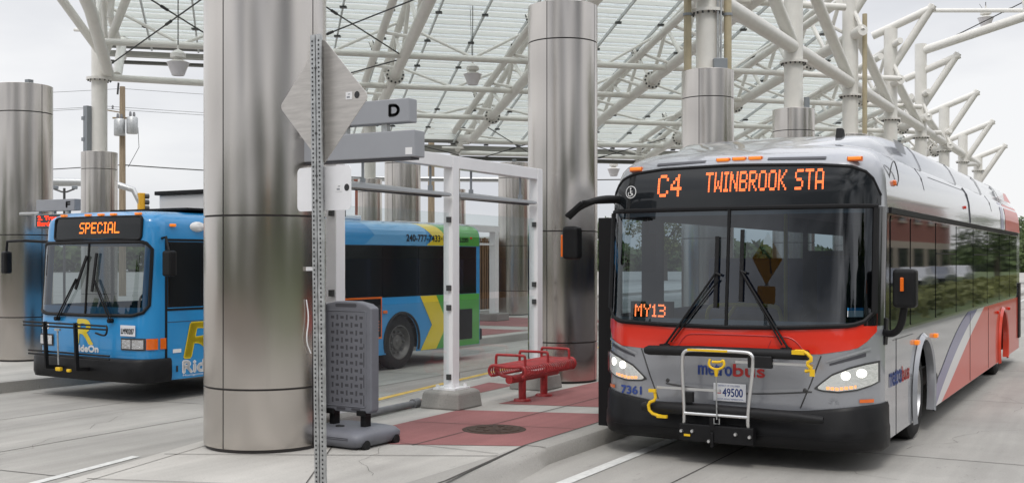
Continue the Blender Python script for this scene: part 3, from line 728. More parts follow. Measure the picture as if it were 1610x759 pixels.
# ================================================================== shelter frame
def shelter():
    t = thing('shelter_frame', 'white open shelter frame with glass panels beside the red bench', 'shelter', (11.1, 6.95, PF))
    xs = [8.95, 11.15, 13.3]; Y = 0.0; H_ = 2.95; x0 = 11.1
    for x in xs:
        p = MB(); p.box((x - x0, Y, (H_ + .2) / 2), (.15, .13, H_ - .2)); po = p.build('post', 'frame_white', t, bevel=.008)
        p = MB(); p.box((x - x0, Y, .225), (.34, .30, .02)); p.build('base_plate', 'frame_white', po)
        for sx in (-.13, .13):
            for sy in (-.11, .11): p = MB(); p.tube([(x - x0 + sx, Y + sy, .2), (x - x0 + sx, Y + sy, .27)], .022, 8); p.build('anchor_bolt', 'frame_white', po)
        p = MB(); p.lathe([(.001, .215), (.27, .215), (.33, .19), (.36, 0.0), (.001, 0)], 4, M=Matrix.Rotation(R(45), 3, 'Z') @ Matrix.Diagonal((1.06, 1.06, 1)), o=(x - x0, Y, 0)); p.build('footing', 'plinth_concrete', t, bevel=.02)
        for z in (2.20, 1.40, 1.17, .36):
            for s in (-1, 1): c = MB(); c.box((x - x0 + s * .085, Y - .02, z), (.05, .05, .065)); c.build('glass_clip', 'bolt_dark', po)
    for a, b in ((8.52, xs[0]), (xs[0], xs[1]), (xs[1], xs[2])):
        p = MB(); p.box(((a + b) / 2 - x0 + (.0), Y, H_ + .002 - .075), (b - a - .155, .126, .146)); p.build('beam', 'frame_white', t, bevel=.006)
    for a, b in zip(xs, xs[1:]):
        for z0, z1 in ((1.33, 2.28), (.28, 1.25)):
            p = MB(); p.box(((a + b) / 2 - x0, Y - .02, (z0 + z1) / 2), (b - a - .2, .010, z1 - z0)); p.build('glass_panel', 'clear_glass', t)
        L_ = b - a - .25; xc = (a + b) / 2 - x0; z = 2.49
        prof = [(-.055, -.02), (-.05, .02), (-.02, .045), (.02, .045), (.05, .02), (.055, -.02), (.03, -.035), (-.03, -.035)]
        p = MB(); P_ = [[(xc - L_ / 2 + L_ * u, q[0] * (1 if .05 < u else .6) * 1.5, z + q[1] * (1 if u < .95 else .6)) for q in prof + [prof[0]]] for u in (0, .06, .12, .96, 1)]
        p.grid(P_); p.add([r for r in P_[0][:-1]], [tuple(range(8))]); p.add([r for r in P_[-1][:-1]], [tuple(range(8))]); lo = p.build('light_fixture', 'light_grey_metal', t, smooth=40)
        p = MB(); p.box((xc, 0, z - .03), (L_ * .85, .07, .02)); p.build('lens_strip', 'sign_grey_dark', lo)
        for u in (-.33, .33):
            p = MB(); p.tube([(xc + L_ * u, 0, z + .04), (xc + L_ * u, 0, H_ - .15)], .015, 8); p.tube([(xc + L_ * u, 0, z + .03), (xc + L_ * u, 0, z + .09)], .03, 8); p.build('hanger_rod', 'grey_box', lo)
shelter()
t = thing('shelter_frame', 'far white shelter frame in front of the wooden slat fence', 'shelter', (27.3, 15.6, PF))
q = MB(); q.box((0, 0, 1.35), (.2, .2, 2.3)); q.build('post', 'frame_white', t, bevel=.01)
q = MB(); q.box((-4.6, .0, 1.35), (.2, .2, 2.3)); q.build('post', 'frame_white', t, bevel=.01)
q = MB(); q.box((-2.3, 0, 2.58), (4.9, .2, .18)); q.build('beam', 'frame_white', t, bevel=.01)
for x in (0, -4.6): q = MB(); q.box((x, 0, .11), (.7, .6, .22)); q.build('footing', 'plinth_concrete', t, bevel=.03)
q = MB(); q.box((-2.3, -.03, 2.15), (4.4, .05, .06)); q.build('rail', 'frame_white', t)
# wooden slat fence behind
t = thing('slat_fence', 'tall brown wooden slat fence behind the second platform', 'fence', (32, 18.6, PF))
q = MB()
for i in range(75):
    q.box((-6 + i * .165, random.uniform(-.01, .01), 1.25 + random.uniform(-.02, .02)), (.095, .03, 2.35))
q.build('slats', 'wood', t)
q = MB(); q.box((0, .05, .5), (12.4, .05, .09)); q.box((0, .05, 2.1), (12.4, .05, .09)); q.build('fence_rails', 'wood', t)
q = MB(); q.box((0, .3, 1.2), (12.4, .08, 2.3)); q.build('backing_panel', 'interior_dark', t)

# ================================================================== bench
def bench():
    t = thing('bench', 'red metal backless bench with slatted seat and three arm loops', 'bench', (12.32, 6.47, PF))
    Lh = .66; W_ = .185; zs = .46; m = 'bench_red'
    def prof(s):  # seat cross-section rolling down at both edges
        if s < .18: a = R(90 + 150 * (1 - s / .18)); 
        return None
    pr = []
    for i in range(9):
        a = R(250 - 160 * i / 8); pr.append((-W_ + .065 * math.cos(a), zs - .065 + .065 * math.sin(a)))
    pr += [(-.09, zs - .008), (0, zs - .012), (.09, zs - .008)]
    for i in range(9):
        a = R(90 - 160 * i / 8); pr.append((W_ + .065 * math.cos(a), zs - .065 + .065 * math.sin(a)))
    s = MB(); x = -Lh
    while x <= Lh + .001: s.tube([(x, y, z) for y, z in pr], .0095, 6); x += .055
    s.build('seat_slats', m, t, smooth=40)
    s = MB()
    for idx in (0, len(pr) - 1): s.tube([(-Lh, *pr[idx]), (Lh, *pr[idx])], .016, 8)
    for sx in (-1, 1): s.tube([(sx * (Lh + .02), y, z) for y, z in pr], .02, 8)
    s.build('seat_frame', m, t, smooth=40)
    s = MB(); s.tube([(-Lh + .02, 0, zs - .17), (Lh - .02, 0, zs - .17)], .048, 14); s.build('support_tube', m, t, smooth=40)
    for x in (-Lh + .06, 0, Lh - .06):
        s = MB(); s.tube(smooth_line([(x, -.2, zs - .03), (x, -.16, zs - .12), (x, 0, zs - .14), (x, .16, zs - .12), (x, .2, zs - .03)]), .022, 8); s.build('seat_bracket', m, t, smooth=40)
        s = MB(); s.tube(smooth_line([(x, -.20, zs - .04), (x, -.20, zs + .12), (x, -.17, zs + .125), (x, .17, zs + .125), (x, .20, zs + .12), (x, .20, zs - .04)], 3), .017, 10); s.build('arm_loop', m, t, smooth=40)
    for x in (-.30, .28):
        s = MB(); s.tube([(x, 0, .02), (x, 0, zs - .17)], .047, 14); s.build('leg', m, t, smooth=40)
        s = MB(); s.lathe([(.001, .03), (.1, .03), (.11, .015), (.11, -.002), (.001, -.002)], 18, o=(x, 0, 0)); s.build('foot_plate', m, t, smooth=40)
bench()

# ================================================================== manhole, pipe
t = MB(); t.lathe([(.001, .010), (.27, .010), (.275, .004), (.32, .004), (.33, 0)], 28, o=(0, 0, 0))
for i in range(8):
    a = i * math.pi / 4; t.box((.15 * math.cos(a), .15 * math.sin(a), .0125), (.09, .03, .004), a)
o = t.build('manhole_cover', 'iron'); o.location = (9.87, 5.64, PF + .004); tag(o, 'round rusty iron manhole cover in the red paving', 'manhole cover')
t = MB(); t.tube([(0, 0, .045), (1.0, .02, .05)], [.042, .036], 12); t.tube([(1.0, .02, .05), (1.12, .02, .05)], .055, 12)
o = t.build('fallen_pipe', 'pipe_grey', smooth=40); o.location = (9.85, 7.28, PF); tag(o, 'short grey pipe lying on the platform behind the plastic sign frame', 'pipe')

# ================================================================== rolling plastic sign frame
def sign_frame():
    c = c2w(-1.535, 10.55); t = thing('sign_stand', 'grey moulded plastic rolling sign stand with slotted panel', 'sign stand', (c.x, c.y, PF), -R(3))
    # local x depth away from the camera, local y to the left as seen
    W_ = .305; z0, z1 = .30, 1.42; KZ = .93
    p = MB(); out_ = rrect(-W_, W_, z0, z1, .04, 4)
    out_ = [(a, (b if b < 1.3 else b)) for a, b in out_]
    # top edge domed, with a hand hole
    top = [(-W_, 1.355), (-.24, 1.395), (-.12, 1.42), (.12, 1.42), (.24, 1.395), (W_, 1.355)]
    body = [(-W_, z0 + .03), (-W_ + .03, z0), (W_ - .03, z0), (W_, z0 + .03)] + top[::-1]
    p.poly(body, lambda x, y, d: (-.06 + d, x, y), thick=.12); p.v = [(a, q, .3 + (c_ - .3) * KZ) for a, q, c_ in p.v]; p.build('panel', 'panel_plastic', t, bevel=.018, seg=3)
    h = MB(); h.poly(rrect(-.13, .13, 1.362, 1.398, .016), lambda x, y, d: (-.0615 + d, x, .3 + (y - .3) * KZ)); h.build('hand_hole', 'sign_grey_dark', t)
    fr = MB(); o_ = rrect(-.24, .24, .36, 1.325, .02, 3); n = len(o_)
    fr.tube([(-.061, a, .3 + (b - .3) * KZ) for a, b in o_], .006, 6, closed=True); fr.build('panel_rim', 'panel_plastic', t)
    s = MB(); nr, nc = 12, 7
    for r in range(nr):
        for q in range(nc):
            y_ = -.205 + q * .058 + .02; z_ = .41 + r * .071
            v = (r + q) % 2 == 0; w, hh = ((.0105, .040) if v else (.021, .021))
            s.add([(-.0612, y_ - w, z_ - hh * .6), (-.0612, y_ + w, z_ - hh * .6), (-.0612, y_ + w, z_ + hh * .6), (-.0612, y_ - w, z_ + hh * .6)], [(0, 1, 2, 3)])
    for z_, hh in ((.42, .05), (.60, .06), (.80, .07), (.93, .02)):
        s.add([(-.0614, -.222, z_ - hh), (-.0614, -.212, z_ - hh), (-.0614, -.212, z_ + hh), (-.0614, -.222, z_ + hh)], [(0, 1, 2, 3)])
    s.build('slots', 'sign_grey_dark', t, fix=False)
    for y_ in (-.12, .06): s = MB(); s.poly(rrect(y_ - .055, y_ + .055, .318, .342, .012), lambda x, y, d: (-.0613, x, y)); s.build('lower_slot', 'sign_grey_dark', t)
    for y_ in (-.19, .19):
        s = MB(); s.box((0, y_, .23), (.09, .06, .22)); s.box((-.03, y_, .30), (.10, .10, .05)); s.build('spring_leg', 'bumper_black', t, bevel=.008)
    b = MB(); rows = []
    for z, inset in ((.0, .05), (.02, .015), (.06, 0), (.10, .0), (.135, .03), (.155, .09), (.16, .14)):
        rows.append([(a, q, z + .012) for a, q in rrect(-.34 + inset, .34 - inset, -.38 + inset, .38 - inset, .09, 4)])
    rows = [r + [r[0]] for r in rows]; b.grid(rows); b.add(rows[-1][:-1], [tuple(range(len(rows[-1]) - 1))]); b.add(rows[0][:-1], [tuple(range(len(rows[0]) - 1))])
    b.build('base', 'panel_plastic', t, smooth=50)
    s = MB()
    for z in (.105, .09): s.bar((-.332, -.26, z), (-.332, .26, z), .02, .008)
    s.build('base_grooves', 'sign_grey_dark', t)
    s = MB(); s.lathe([(.001, .181), (.04, .181), (.045, .17)], 14, o=(-.12, .02, 0)); s.build('filler_cap', 'bumper_black', t)
    for x, y_ in ((-.22, -.36), (.22, -.36)):
        s = MB(); s.tube([(x, y_ - .03, .04), (x, y_ + .02, .04)], .045, 14); s.build('wheel', 'rubber', t, smooth=40)
sign_frame()
# ================================================================== buses
def curtain(mb, S, y0, y1, lo, hi, ny=16, nz=6, off=.006):
    lo = lo if callable(lo) else (lambda y, t=lo: interp(t, y) if isinstance(t, list) else t)
    hi = hi if callable(hi) else (lambda y, t=hi: interp(t, y) if isinstance(t, list) else t)
    P = []
    for i in range(ny + 1):
        y = lerp(y0, y1, i / ny); a, b = lo(y), hi(y)
        P.append([(S(y, lerp(a, b, j / nz)) - off, y * (1 + off / 1.4), lerp(a, b, j / nz)) for j in range(nz + 1)])
    return mb.grid(P)
def sfn(S, off, flip=-1):
    """text on the front: x runs to the viewer's right (towards -y)"""
    return lambda X, Y: (S(flip * X, Y) - off, flip * X, Y)
def wheel(root, name, x, y, side, r=.48, w=.27, dark=False, nutmat='nut_red'):
    M = Matrix.Rotation(R(90) * -side, 3, 'X')   # lathe axis z -> outward
    t = MB(); h = w / 2
    t.lathe([(r * .60, -h), (r * .66, -h), (r * .9, -h * .95), (r * .985, -h * .72), (r, -h * .4), (r, h * .4), (r * .985, h * .72), (r * .9, h * .95), (r * .72, h), (r * .62, h * .9), (r * .6, h * .6)], 40, M=M, o=(x, y, r))
    wo = t.build(name, 'rubber', root, smooth=40)
    t = MB(); t.lathe([(r * .62, h * .85), (r * .64, h * .95), (r * .60, h * .95), (r * .56, h * .5), (r * .50, h * .25), (r * .30, h * .15), (r * .26, h * .55), (r * .12, h * .62), (.001, h * .62)], 36, M=M, o=(x, y, r))
    t.build('rim', 'rim_dark' if dark else 'rim_metal', wo, smooth=35)
    t = MB()
    for i in range(10):
        a = 2 * math.pi * i / 10; c = Vector((r * .40 * math.cos(a), r * .40 * math.sin(a), h * .3))
        t.lathe([(.001, .05), (.02, .045), (.024, 0)], 8, M=M, o=M @ c + Vector((x, y, r)))
    t.build('wheel_nuts', nutmat, wo)
    t = MB(); t.lathe([(.001, h * .78), (r * .10, h * .76), (r * .15, h * .5)], 14, M=M, o=(x, y, r)); t.build('hub_cap', nutmat if not dark else 'rim_dark', wo)
    return wo
def side_poly(x0, x1, z0, z1, arches, r, zc=.48, front=None):
    p = [(x0, z0)]
    for xc in arches:
        a0 = math.asin((z0 - zc) / r)
        n = 20
        for i in range(n + 1):
            a = math.pi - a0 + (2 * a0 - math.pi) * i / n
            p.append((xc + r * math.cos(a), zc + r * math.sin(a)))
    p += [(x1, z0), (x1, z1), (x0, z1)]
    return p
def bus_shell(root, S, W, Lb, z0, zsill, levels, inset, mfront, opening, arches, rar, mside, mroof, kerb_gaps=()):
    ys = [W * math.sin(R(90) * (i / 20 - 1)) if False else None for i in range(1)]
    n = 40; ys = []
    for i in range(n + 1):
        u = i / n * 2 - 1; ys.append(W * (u * 1.25 if abs(u) < .6 else math.copysign(.75 + (1 - (1 - (abs(u) - .6) / .4) ** 1.7) * .25, u)))
    fr = MB()
    for j in range(len(levels) - 1):
        za, zb = levels[j], levels[j + 1]; fa, fb = (W - inset(za)) / W, (W - inset(zb)) / W
        for i in range(n):
            ya, yb = ys[i], ys[i + 1]
            if opening((ya + yb) / 2, (za + zb) / 2): continue
            fr.add([(S(ya, za), ya * fa, za), (S(yb, za), yb * fa, za), (S(yb, zb), yb * fb, zb), (S(ya, zb), ya * fb, zb)], [(0, 1, 2, 3)])
    fr.build('front_shell', mfront, root, smooth=35)
    for s in (-1, 1):
        m = MB(); x0 = S(W, z0)
        m.poly(side_poly(x0, Lb, z0, zsill, arches, rar), lambda x, z, d: (x, s * (W - d), z), thick=.03)
        m.build('side_panel', mside, root)
        up = [z for z in levels if z >= zsill - 1e-6]
        m = MB(); xs = [0, .06, .12, .2, .35, .5, .65, .8, .9, 1.0]; wz = [z for z in up]
        for a, b in zip(up, up[1:]):
            xa, xb = S(W, a), S(W, b)
            for u, v in zip(xs, xs[1:]):
                zc = (a + b) / 2; xc = lerp(xa, Lb, (u + v) / 2)
                if s > 0 and kerb_gaps and kerb_gaps[0] < zc < kerb_gaps[1] and xc < .8 * Lb: continue
                m.add([(lerp(xa, Lb, u), s * (W - inset(a)), a), (lerp(xa, Lb, v), s * (W - inset(a)), a), (lerp(xb, Lb, v), s * (W - inset(b)), b), (lerp(xb, Lb, u), s * (W - inset(b)), b)], [(0, 1, 2, 3)])
        m.build('upper_side', mroof, root, smooth=35)
    zt = levels[-1]; wt = (W - inset(zt)) / W
    m = MB(); front = [(S(y, zt), y * wt, zt) for y in ys]; Pm = [front]
    crown = .05
    for x in (1.0, 1.5, 3, 6, 9, Lb):
        if x < Lb + .01: Pm.append([(max(x, front[i][0] + .05 * len(Pm)), front[i][1], zt + crown * min(1, x / 1.5) * (1 - (ys[i] / W) ** 2)) for i in range(n + 1)])
    m.grid(Pm); m.build('roof', mroof, root, smooth=35)
    m = MB(); m.add([(Lb, s * (W - inset(z)), z) for z in levels for s in (-1, 1)], [(2 * i, 2 * i + 1, 2 * i + 3, 2 * i + 2) for i in range(len(levels) - 1)])
    m.build('rear_panel', mside if isinstance(mside, str) else mside[0], root)
    m = MB(); m.box(((.8 + Lb) / 2, 0, .50), (Lb - 1.2, 2 * W - .72, .34)); m.box(((.5 + Lb) / 2, 0, .72), (Lb - .9, 2 * W - .12, .02)); m.box((.6, 0, .55), (.25, 2 * W - .5, .4))
    m.box((Lb - .8, 0, .55), (1.2, 2 * W - .3, .5))
    m.build('underbody', 'black_matte', root)
def edge_tube(mb, S, pts, r, off=.01):
    mb.tube([(S(y, z) - off, y, z) for y, z in pts], r, 7)
def amber_lamp(root, c, sx, sy, sz, name='marker_lamp', m='amber'):
    b = MB(); b.box(c, (sx, sy, sz)); return b.build(name, m, root, bevel=min(sx, sy, sz) * .25)

def silver_bus():
    W, RC, Lb = 1.33, .34, 12.75
    def S(y, z):
        t = min(abs(y), W); x = .10 * (t / W) ** 2
        if t > W - RC: x += RC * (1 - math.sqrt(max(0, 1 - ((t - (W - RC)) / RC) ** 2)))
        if z > 1.2: x += (z - 1.2) * .09
        if z > 2.5: x += (z - 2.5) ** 2 * .55
        if z > 2.76: x += (z - 2.76) ** 2 * 9
        return x
    root = thing('city_bus', 'silver and red transit bus with lit headlights and a folded bike rack', 'bus', (9.95, 3.22, 0), R(-.8))
    def inset(z): return interp([(2.36, 0), (2.6, .015), (2.75, .05), (2.86, .12), (2.93, .22), (2.97, .36)], z)
    levels = [.25, .35, .45, .55, .7, .85, 1.0, 1.1, 1.2, 1.33, 1.6, 2.0, 2.3, 2.36, 2.5, 2.62, 2.70, 2.76, 2.81, 2.86, 2.90, 2.93, 2.955, 2.97]
    bus_shell(root, S, W, Lb, .25, 1.2, levels, inset, 'silver_paint', lambda y, z: 1.33 < z < 2.3 and abs(y) < 1.21, (2.4, 9.9), .57, 'silver_paint', 'silver_light', (1.33, 2.3))
    # roof fairing
    m = MB(); rows = []
    for x, w, zt in ((.75, .55, 2.97), (1.0, .85, 3.03), (1.4, 1.02, 3.12), (1.9, 1.08, 3.17), (2.6, 1.10, 3.19), (7, 1.10, 3.19), (12.1, 1.10, 3.19), (12.5, 1.05, 3.10), (12.7, 1.0, 2.95)):
        rows.append([(x, w * a, lerp(2.85, zt, b)) for a, b in ((1.10, 0), (1.08, .2), (1.03, .55), (.97, .8), (.88, .95), (.7, 1.0), (0, 1.06), (-.7, 1.0), (-.88, .95), (-.97, .8), (-1.03, .55), (-1.08, .2), (-1.10, 0))])
    m.grid(rows); fa = m.build('roof_fairing', 'silver_light', root, smooth=40)
    for x in (3.0, 5.6, 8.2, 10.6):
        m = MB(); m.tube([(x, -1.10 * a - .003, lerp(2.86, 3.19, b)) for a, b in ((1.10, 0), (1.08, .2), (1.03, .55), (.97, .8), (.88, .95))], .003, 5); m.build('fairing_seam', 'sign_grey_dark', fa)
    m = MB()
    for i in range(9): m.bar((1.85, -1.10 * 1.06 - .002 + .004 * i, 2.99 + .014 * i), (2.35, -1.10 * 1.06 - .002 + .004 * i, 2.99 + .014 * i), .006, .006)
    m.build('louvre', 'sign_grey', fa)
    m = MB(); m.add([(11.2, -1.225, 2.90), (12.3, -1.225, 2.90), (12.3, -1.13, 3.08), (11.6, -1.16, 3.06)], [(0, 1, 2, 3)]); m.build('fairing_decal', 'side_red', fa)
    m = MB(); m.poly([(0, 0), (.22, 0), (.16, .13), (.06, .14)], lambda x, y, d: (1.25 + x, -.72 - .03 + d, 3.05 + y), thick=.06); m.build('fin_antenna', 'black_matte', root, bevel=.01)
    # upper side decals and seams on the visible side
    def sd(x, z, d=.004): return (x, -(W - inset(z)) - d, z)
    def zgrid(mb, xl, xr, z0, z1, d, nz=6):
        P = []
        for j in range(nz + 1):
            z = lerp(z0, z1, j / nz); P.append([sd(lerp(xl(z), xr(z), i / 3), z, d) for i in range(4)])
        mb.grid(P)
    m = MB(); zgrid(m, lambda z: 10.35 + (z - 2.36) * .5, lambda z: Lb, 2.37, 2.9, .004); m.build('upper_red_decal', 'side_red', root)
    m = MB(); zgrid(m, lambda z: 9.7 + (z - 2.36) * .5, lambda z: 10.1 + (z - 2.36) * .5, 2.37, 2.9, .004); m.build('upper_blue_decal', 'stripe_blue', root)
    m = MB()
    for x in (6.05,):
        m.tube([sd(x, z, .001) for z in (2.37, 2.5, 2.62, 2.75, 2.84)], .012, 6)
    m.build('panel_seam', 'sign_grey_dark', root)
    for x in (2.6, 8.6): m = MB(); m.tube([sd(x, z, .0) for z in (2.62, 2.75, 2.86)], .004, 5); m.build('panel_seam', 'sign_grey_dark', root)
    m = MB(); m.tube([sd(x, 2.80, .0) for x in (3.2, 6.0)], .004, 5); m.build('panel_seam', 'sign_grey_dark', root)
    m = MB(); m.box((6.4, -W - .012, 2.335), (11.6, .03, .05)); m.build('drip_rail', 'black_matte', root)
    amber_lamp(root, (.92, -1.315, 2.60), .05, .05, .055, 'marker_lamp', 'orange_lens'); amber_lamp(root, (5.6, -1.325, 2.56), .05, .03, .04, 'marker_lamp', 'red_lens')
    m = MB(); q = smooth_line([(.75, -1.30, 2.60), (.85, -1.31, 2.79), (1.05, -1.30, 2.82), (1.15, -1.32, 2.66), (1.0, -1.33, 2.58)], 2); m.tube(q, .006, 6)
    m.build('marker_cable', 'bolt_dark', root)
    # side glazing
    m = MB(); m.add([(S(W, 1.21) - .01, -W - .003, 1.21), (12.2, -W - .003, 1.21), (12.2, -W - .003, 2.31), (S(W, 2.31) - .01, -W - .003, 2.31)], [(0, 1, 2, 3)]); m.build('window_band', 'black_gloss', root)
    xs = [.62, 1.62, 3.15, 4.7, 6.25, 7.8, 9.35, 10.9, 12.15]
    for i, (a, b) in enumerate(zip(xs, xs[1:])):
        m = MB(); a_ = a + .03; b_ = b - .03; zl = 1.235
        m.poly(rrect(a_, b_, zl, 2.29, .05), lambda x, z, d: (x, -W - .006 - d, z), thick=.004); w = m.build('side_window', 'dark_glass', root)
        if i in (2, 4, 6):
            m = MB(); m.box(((a + b) / 2, -W - .012, 1.95), (b - a - .1, .006, .015)); m.build('vent_bar', 'black_matte', w)
    # lower decals
    def lp(x, z, d=0): return (x, -W - d, z)
    wr = [(3.60, .255), (4.3, .42), (5.2, .66), (6.3, .93), (7.5, 1.195)]; wlft = [(3.20, .255), (3.7, .44), (4.6, .72), (5.6, .97), (6.75, 1.195)]
    bl = [(3.16, .50), (3.6, .62), (4.3, .86), (5.1, 1.07), (5.85, 1.195)]
    cs = lambda t: [tuple(v) for v in smooth_line([(x, z, 0) for x, z in t], 2)]
    c2 = lambda t: [(v[0], v[1]) for v in cs(t)]
    A_ = .57; arch = [(9.9 + A_ * math.cos(R(a)), .48 + A_ * math.sin(R(a))) for a in range(-24, 205, 8)][::-1]
    red = c2(wr) + [(12.4, 1.195), (12.6, .9), (12.6, .255), (arch[-1][0], .255)] + [p for p in arch[::-1] if p[1] > .26] + [(arch[0][0], .255)]
    m = MB(); m.poly(red, lambda x, z, d: lp(x, z, .003)); m.build('red_decal', 'side_red', root)
    m = MB(); m.poly(c2(wlft) + c2(wr)[::-1], lambda x, z, d: lp(x, z, .004)); m.build('white_stripe', 'stripe_white', root)
    m = MB(); m.poly(c2(bl) + c2(wlft)[::-1], lambda x, z, d: lp(x, z, .005)); m.build('blue_stripe', 'stripe_blue', root)
    for xc, mm in ((2.4, 'silver_paint'), (9.9, 'side_red')):
        m = MB(); n = 24
        for r0, r1 in ((.565, .635),):
            P = []
            for i in range(n + 1):
                a = R(lerp(-24, 204, i / n)); P.append([(xc + r * math.cos(a), -W - dd, .48 + r * math.sin(a)) for r, dd in ((r0, -.05), (r0, .03), (r0 + .03, .045), (r1, .006))])
            m.grid(P)
        m.build('wheel_arch', mm, root, smooth=50)
    m = MB(); m.box((.95, -W - .002, .70), (.006, .004, .9)); m.box((1.72, -W - .002, .50), (.006, .004, .5)); m.box((1.3, -W - .002, 1.14), (1.0, .004, .006))
    for x in (6.0, 8.0): m.box((x, -W - .006, .72), (.006, .004, .9))
    m.build('panel_gaps', 'bolt_dark', root)
    m = MB(); m.lathe([(.001, .01), (.05, .01), (.07, .0)], 18, M=Matrix.Rotation(R(90), 3, 'X'), o=(3.22, -W - .004, .56)); m.build('fuel_cap', 'black_matte', root)
    for x in (1.95, 3.12): amber_lamp(root, (x, -W - .02, 1.045), .10, .045, .05, 'side_lamp', 'amber')
    for x in (9.15, 10.75): amber_lamp(root, (x, -W - .02, 1.05), .10, .045, .05, 'side_lamp', 'red_lens')
    m = MB(); m.box((12.55, -W - .01, .95), (.35, .03, 1.0)); m.build('engine_grille', 'black_matte', root)
    m = MB(); write(m, 'metro', lambda X, Y: lp(X, Y, .006), .63, 1.20, .72, .86, .008); m.build('side_lettering', 'text_blue', root, fix=False)
    m = MB(); write(m, 'bus', lambda X, Y: lp(X, Y, .006), 1.22, 1.60, .72, .86, .008); m.build('side_lettering', 'text_red', root, fix=False)
    for s in (-1, 1):
        wheel(root, 'wheel', 2.4, s * (W - .20), s); wheel(root, 'wheel', 9.9, s * (W - .20), s)
    # front paint
    m = MB(); lo = [(-1.31, 1.30), (-1.27, 1.20), (-1.15, 1.10), (-.85, 1.045), (0, 1.04), (.85, 1.035), (1.1, 1.05), (1.25, 1.12), (1.31, 1.26)]
    ws_lo = [(-1.27, 1.42), (-1.22, 1.345), (-1.12, 1.305), (-.6, 1.275), (0, 1.262), (.6, 1.268), (1.12, 1.285), (1.22, 1.33), (1.27, 1.41)]
    ws_hi = [(-1.27, 2.345), (0, 2.345), (1.27, 2.345)]
    curtain(m, S, -1.29, 1.29, lo, lambda y: interp(ws_lo, y) + .01, 40, 4, .004); m.build('red_band', 'bus_red', root, smooth=40)
    m = MB(); edge_tube(m, S, [(-.42, 1.16), (-.38, 1.06)], .004, .004)
    m.tube([(S(y, z) - .006, y, z) for y, z in smooth_line([(.48, 1.06, 0), (.40, 1.17, 0), (.30, 1.19, 0), (-.50, 1.19, 0), (-.62, 1.17, 0), (-.72, 1.06, 0)], 2) for y, z in [(y, z)]] if False else [(S(v[0], v[1]) - .004, v[0], v[1]) for v in smooth_line([(.48, 1.06, 0), (.40, 1.18, 0), (.30, 1.195, 0), (-.50, 1.195, 0), (-.62, 1.18, 0), (-.72, 1.06, 0)], 2)], .007, 6)
    m.build('hatch_edge', 'text_red', root)
    m = MB(); curtain(m, S, -1.27, 1.27, ws_lo, ws_hi, 44, 12, .010); m.build('windshield', 'windshield_glass', root, smooth=60, fix=True)
    fr = MB(); bnd = [(y, interp(ws_lo, y)) for y in [lerp(-1.27, 1.27, i / 40) for i in range(41)]]
    edge_tube(fr, S, bnd, .022, .012); edge_tube(fr, S, [(1.27, lerp(1.41, 2.345, i / 6)) for i in range(7)], .035, .01); edge_tube(fr, S, [(-1.27, lerp(1.41, 2.345, i / 6)) for i in range(7)], .035, .01)
    edge_tube(fr, S, [(lerp(-1.28, 1.28, i / 40), 2.36) for i in range(41)], .022, .012); fr.build('windshield_frame', 'black_matte', root, smooth=50)
    m = MB(); m.tube([(S(-.0, z) - .014, -.0, z) for z in (1.26, 1.6, 2.0, 2.36)], .016, 8); m.build('center_bar', 'black_matte', root)
    for s in (-1, 1):
        m = MB(); curtain(m, S, s * 1.20, s * 1.325, 1.30, 2.36, 10, 6, .004); m.build('corner_pillar', 'black_gloss', root, smooth=60)
    m = MB(); dhi = [(-1.30, 2.46), (-1.27, 2.58), (-1.2, 2.665), (-1.08, 2.715), (-.8, 2.74), (0, 2.765), (.7, 2.755), (1.0, 2.725), (1.13, 2.68), (1.23, 2.59), (1.29, 2.45)]
    curtain(m, S, -1.30, 1.30, 2.37, dhi, 48, 6, .008); ds = m.build('destination_sign', 'dark_glass', root, smooth=60)
    m = MB(); edge_tube(m, S, [(y, interp(dhi, y)) for y in [lerp(-1.3, 1.3, i / 48) for i in range(49)]], .016, .008); m.build('sign_frame', 'black_matte', ds, smooth=50)
    m = MB(); led_dots(m, 'C4', sfn(S, .014), -.735, -.485, 2.485, 2.700, 2); led_dots(m, 'TWINBROOK STA', sfn(S, .014), -.245, .855, 2.515, 2.705, 2); m.build('sign_lettering', 'led', ds, fix=False)
    # wheelchair symbol
    m = MB(); cy, cz, rr = -1.03, 2.545, .062
    fn = sfn(S, .012)
    def arc(cx, cz_, r0, r1, a0, a1, n=24):
        P = [[fn(cx + r * math.cos(R(lerp(a0, a1, i / n))), cz_ + r * math.sin(R(lerp(a0, a1, i / n)))) for r in (r0, r1)] for i in range(n + 1)]; m.grid(P)
    arc(cy, cz, rr * .88, rr, 0, 360); arc(cy - .008, cz - .018, .018, .025, 130, 370); arc(cy - .004, cz + .034, .0, .009, 0, 360, 10)
    for p, q_ in (((-.004, .022), (-.004, -.012)), ((-.004, -.012), (.018, -.012)), ((.018, -.012), (.028, -.036)), ((-.004, .008), (.018, .008))):
        a = Vector(p); b = Vector(q_); d = (b - a).normalized(); nn = Vector((-d.y, d.x)) * .004
        m.add([fn(cy + v.x, cz + v.y) for v in (a - nn, b - nn, b + nn, a + nn)], [(0, 1, 2, 3)])
    m.build('access_symbol', 'text_white', root, fix=False)
    for y_, z_ in ((1.0, 2.775), (.11, 2.825), (-.045, 2.828), (-.20, 2.828), (-1.10, 2.79)):
        m = MB(); x = S(y_, z_); m.box((x - .005, y_, z_), (.05, .115, .03)); o = m.build('marker_lamp', 'amber', root, bevel=.008)
        m = MB(); m.box((x + .006, y_, z_ - .004), (.045, .135, .045)); m.build('lamp_base', 'orange_lens', o, bevel=.006)
    for a, b in ((.28, .78), (-.32, -.85)):
        m = MB(); curtain(m, S, a, b, lambda y: 2.812 - .02 * abs(y), lambda y: 2.836 - .02 * abs(y), 12, 1, .003); m.build('roof_slot', 'sign_grey_dark', root)
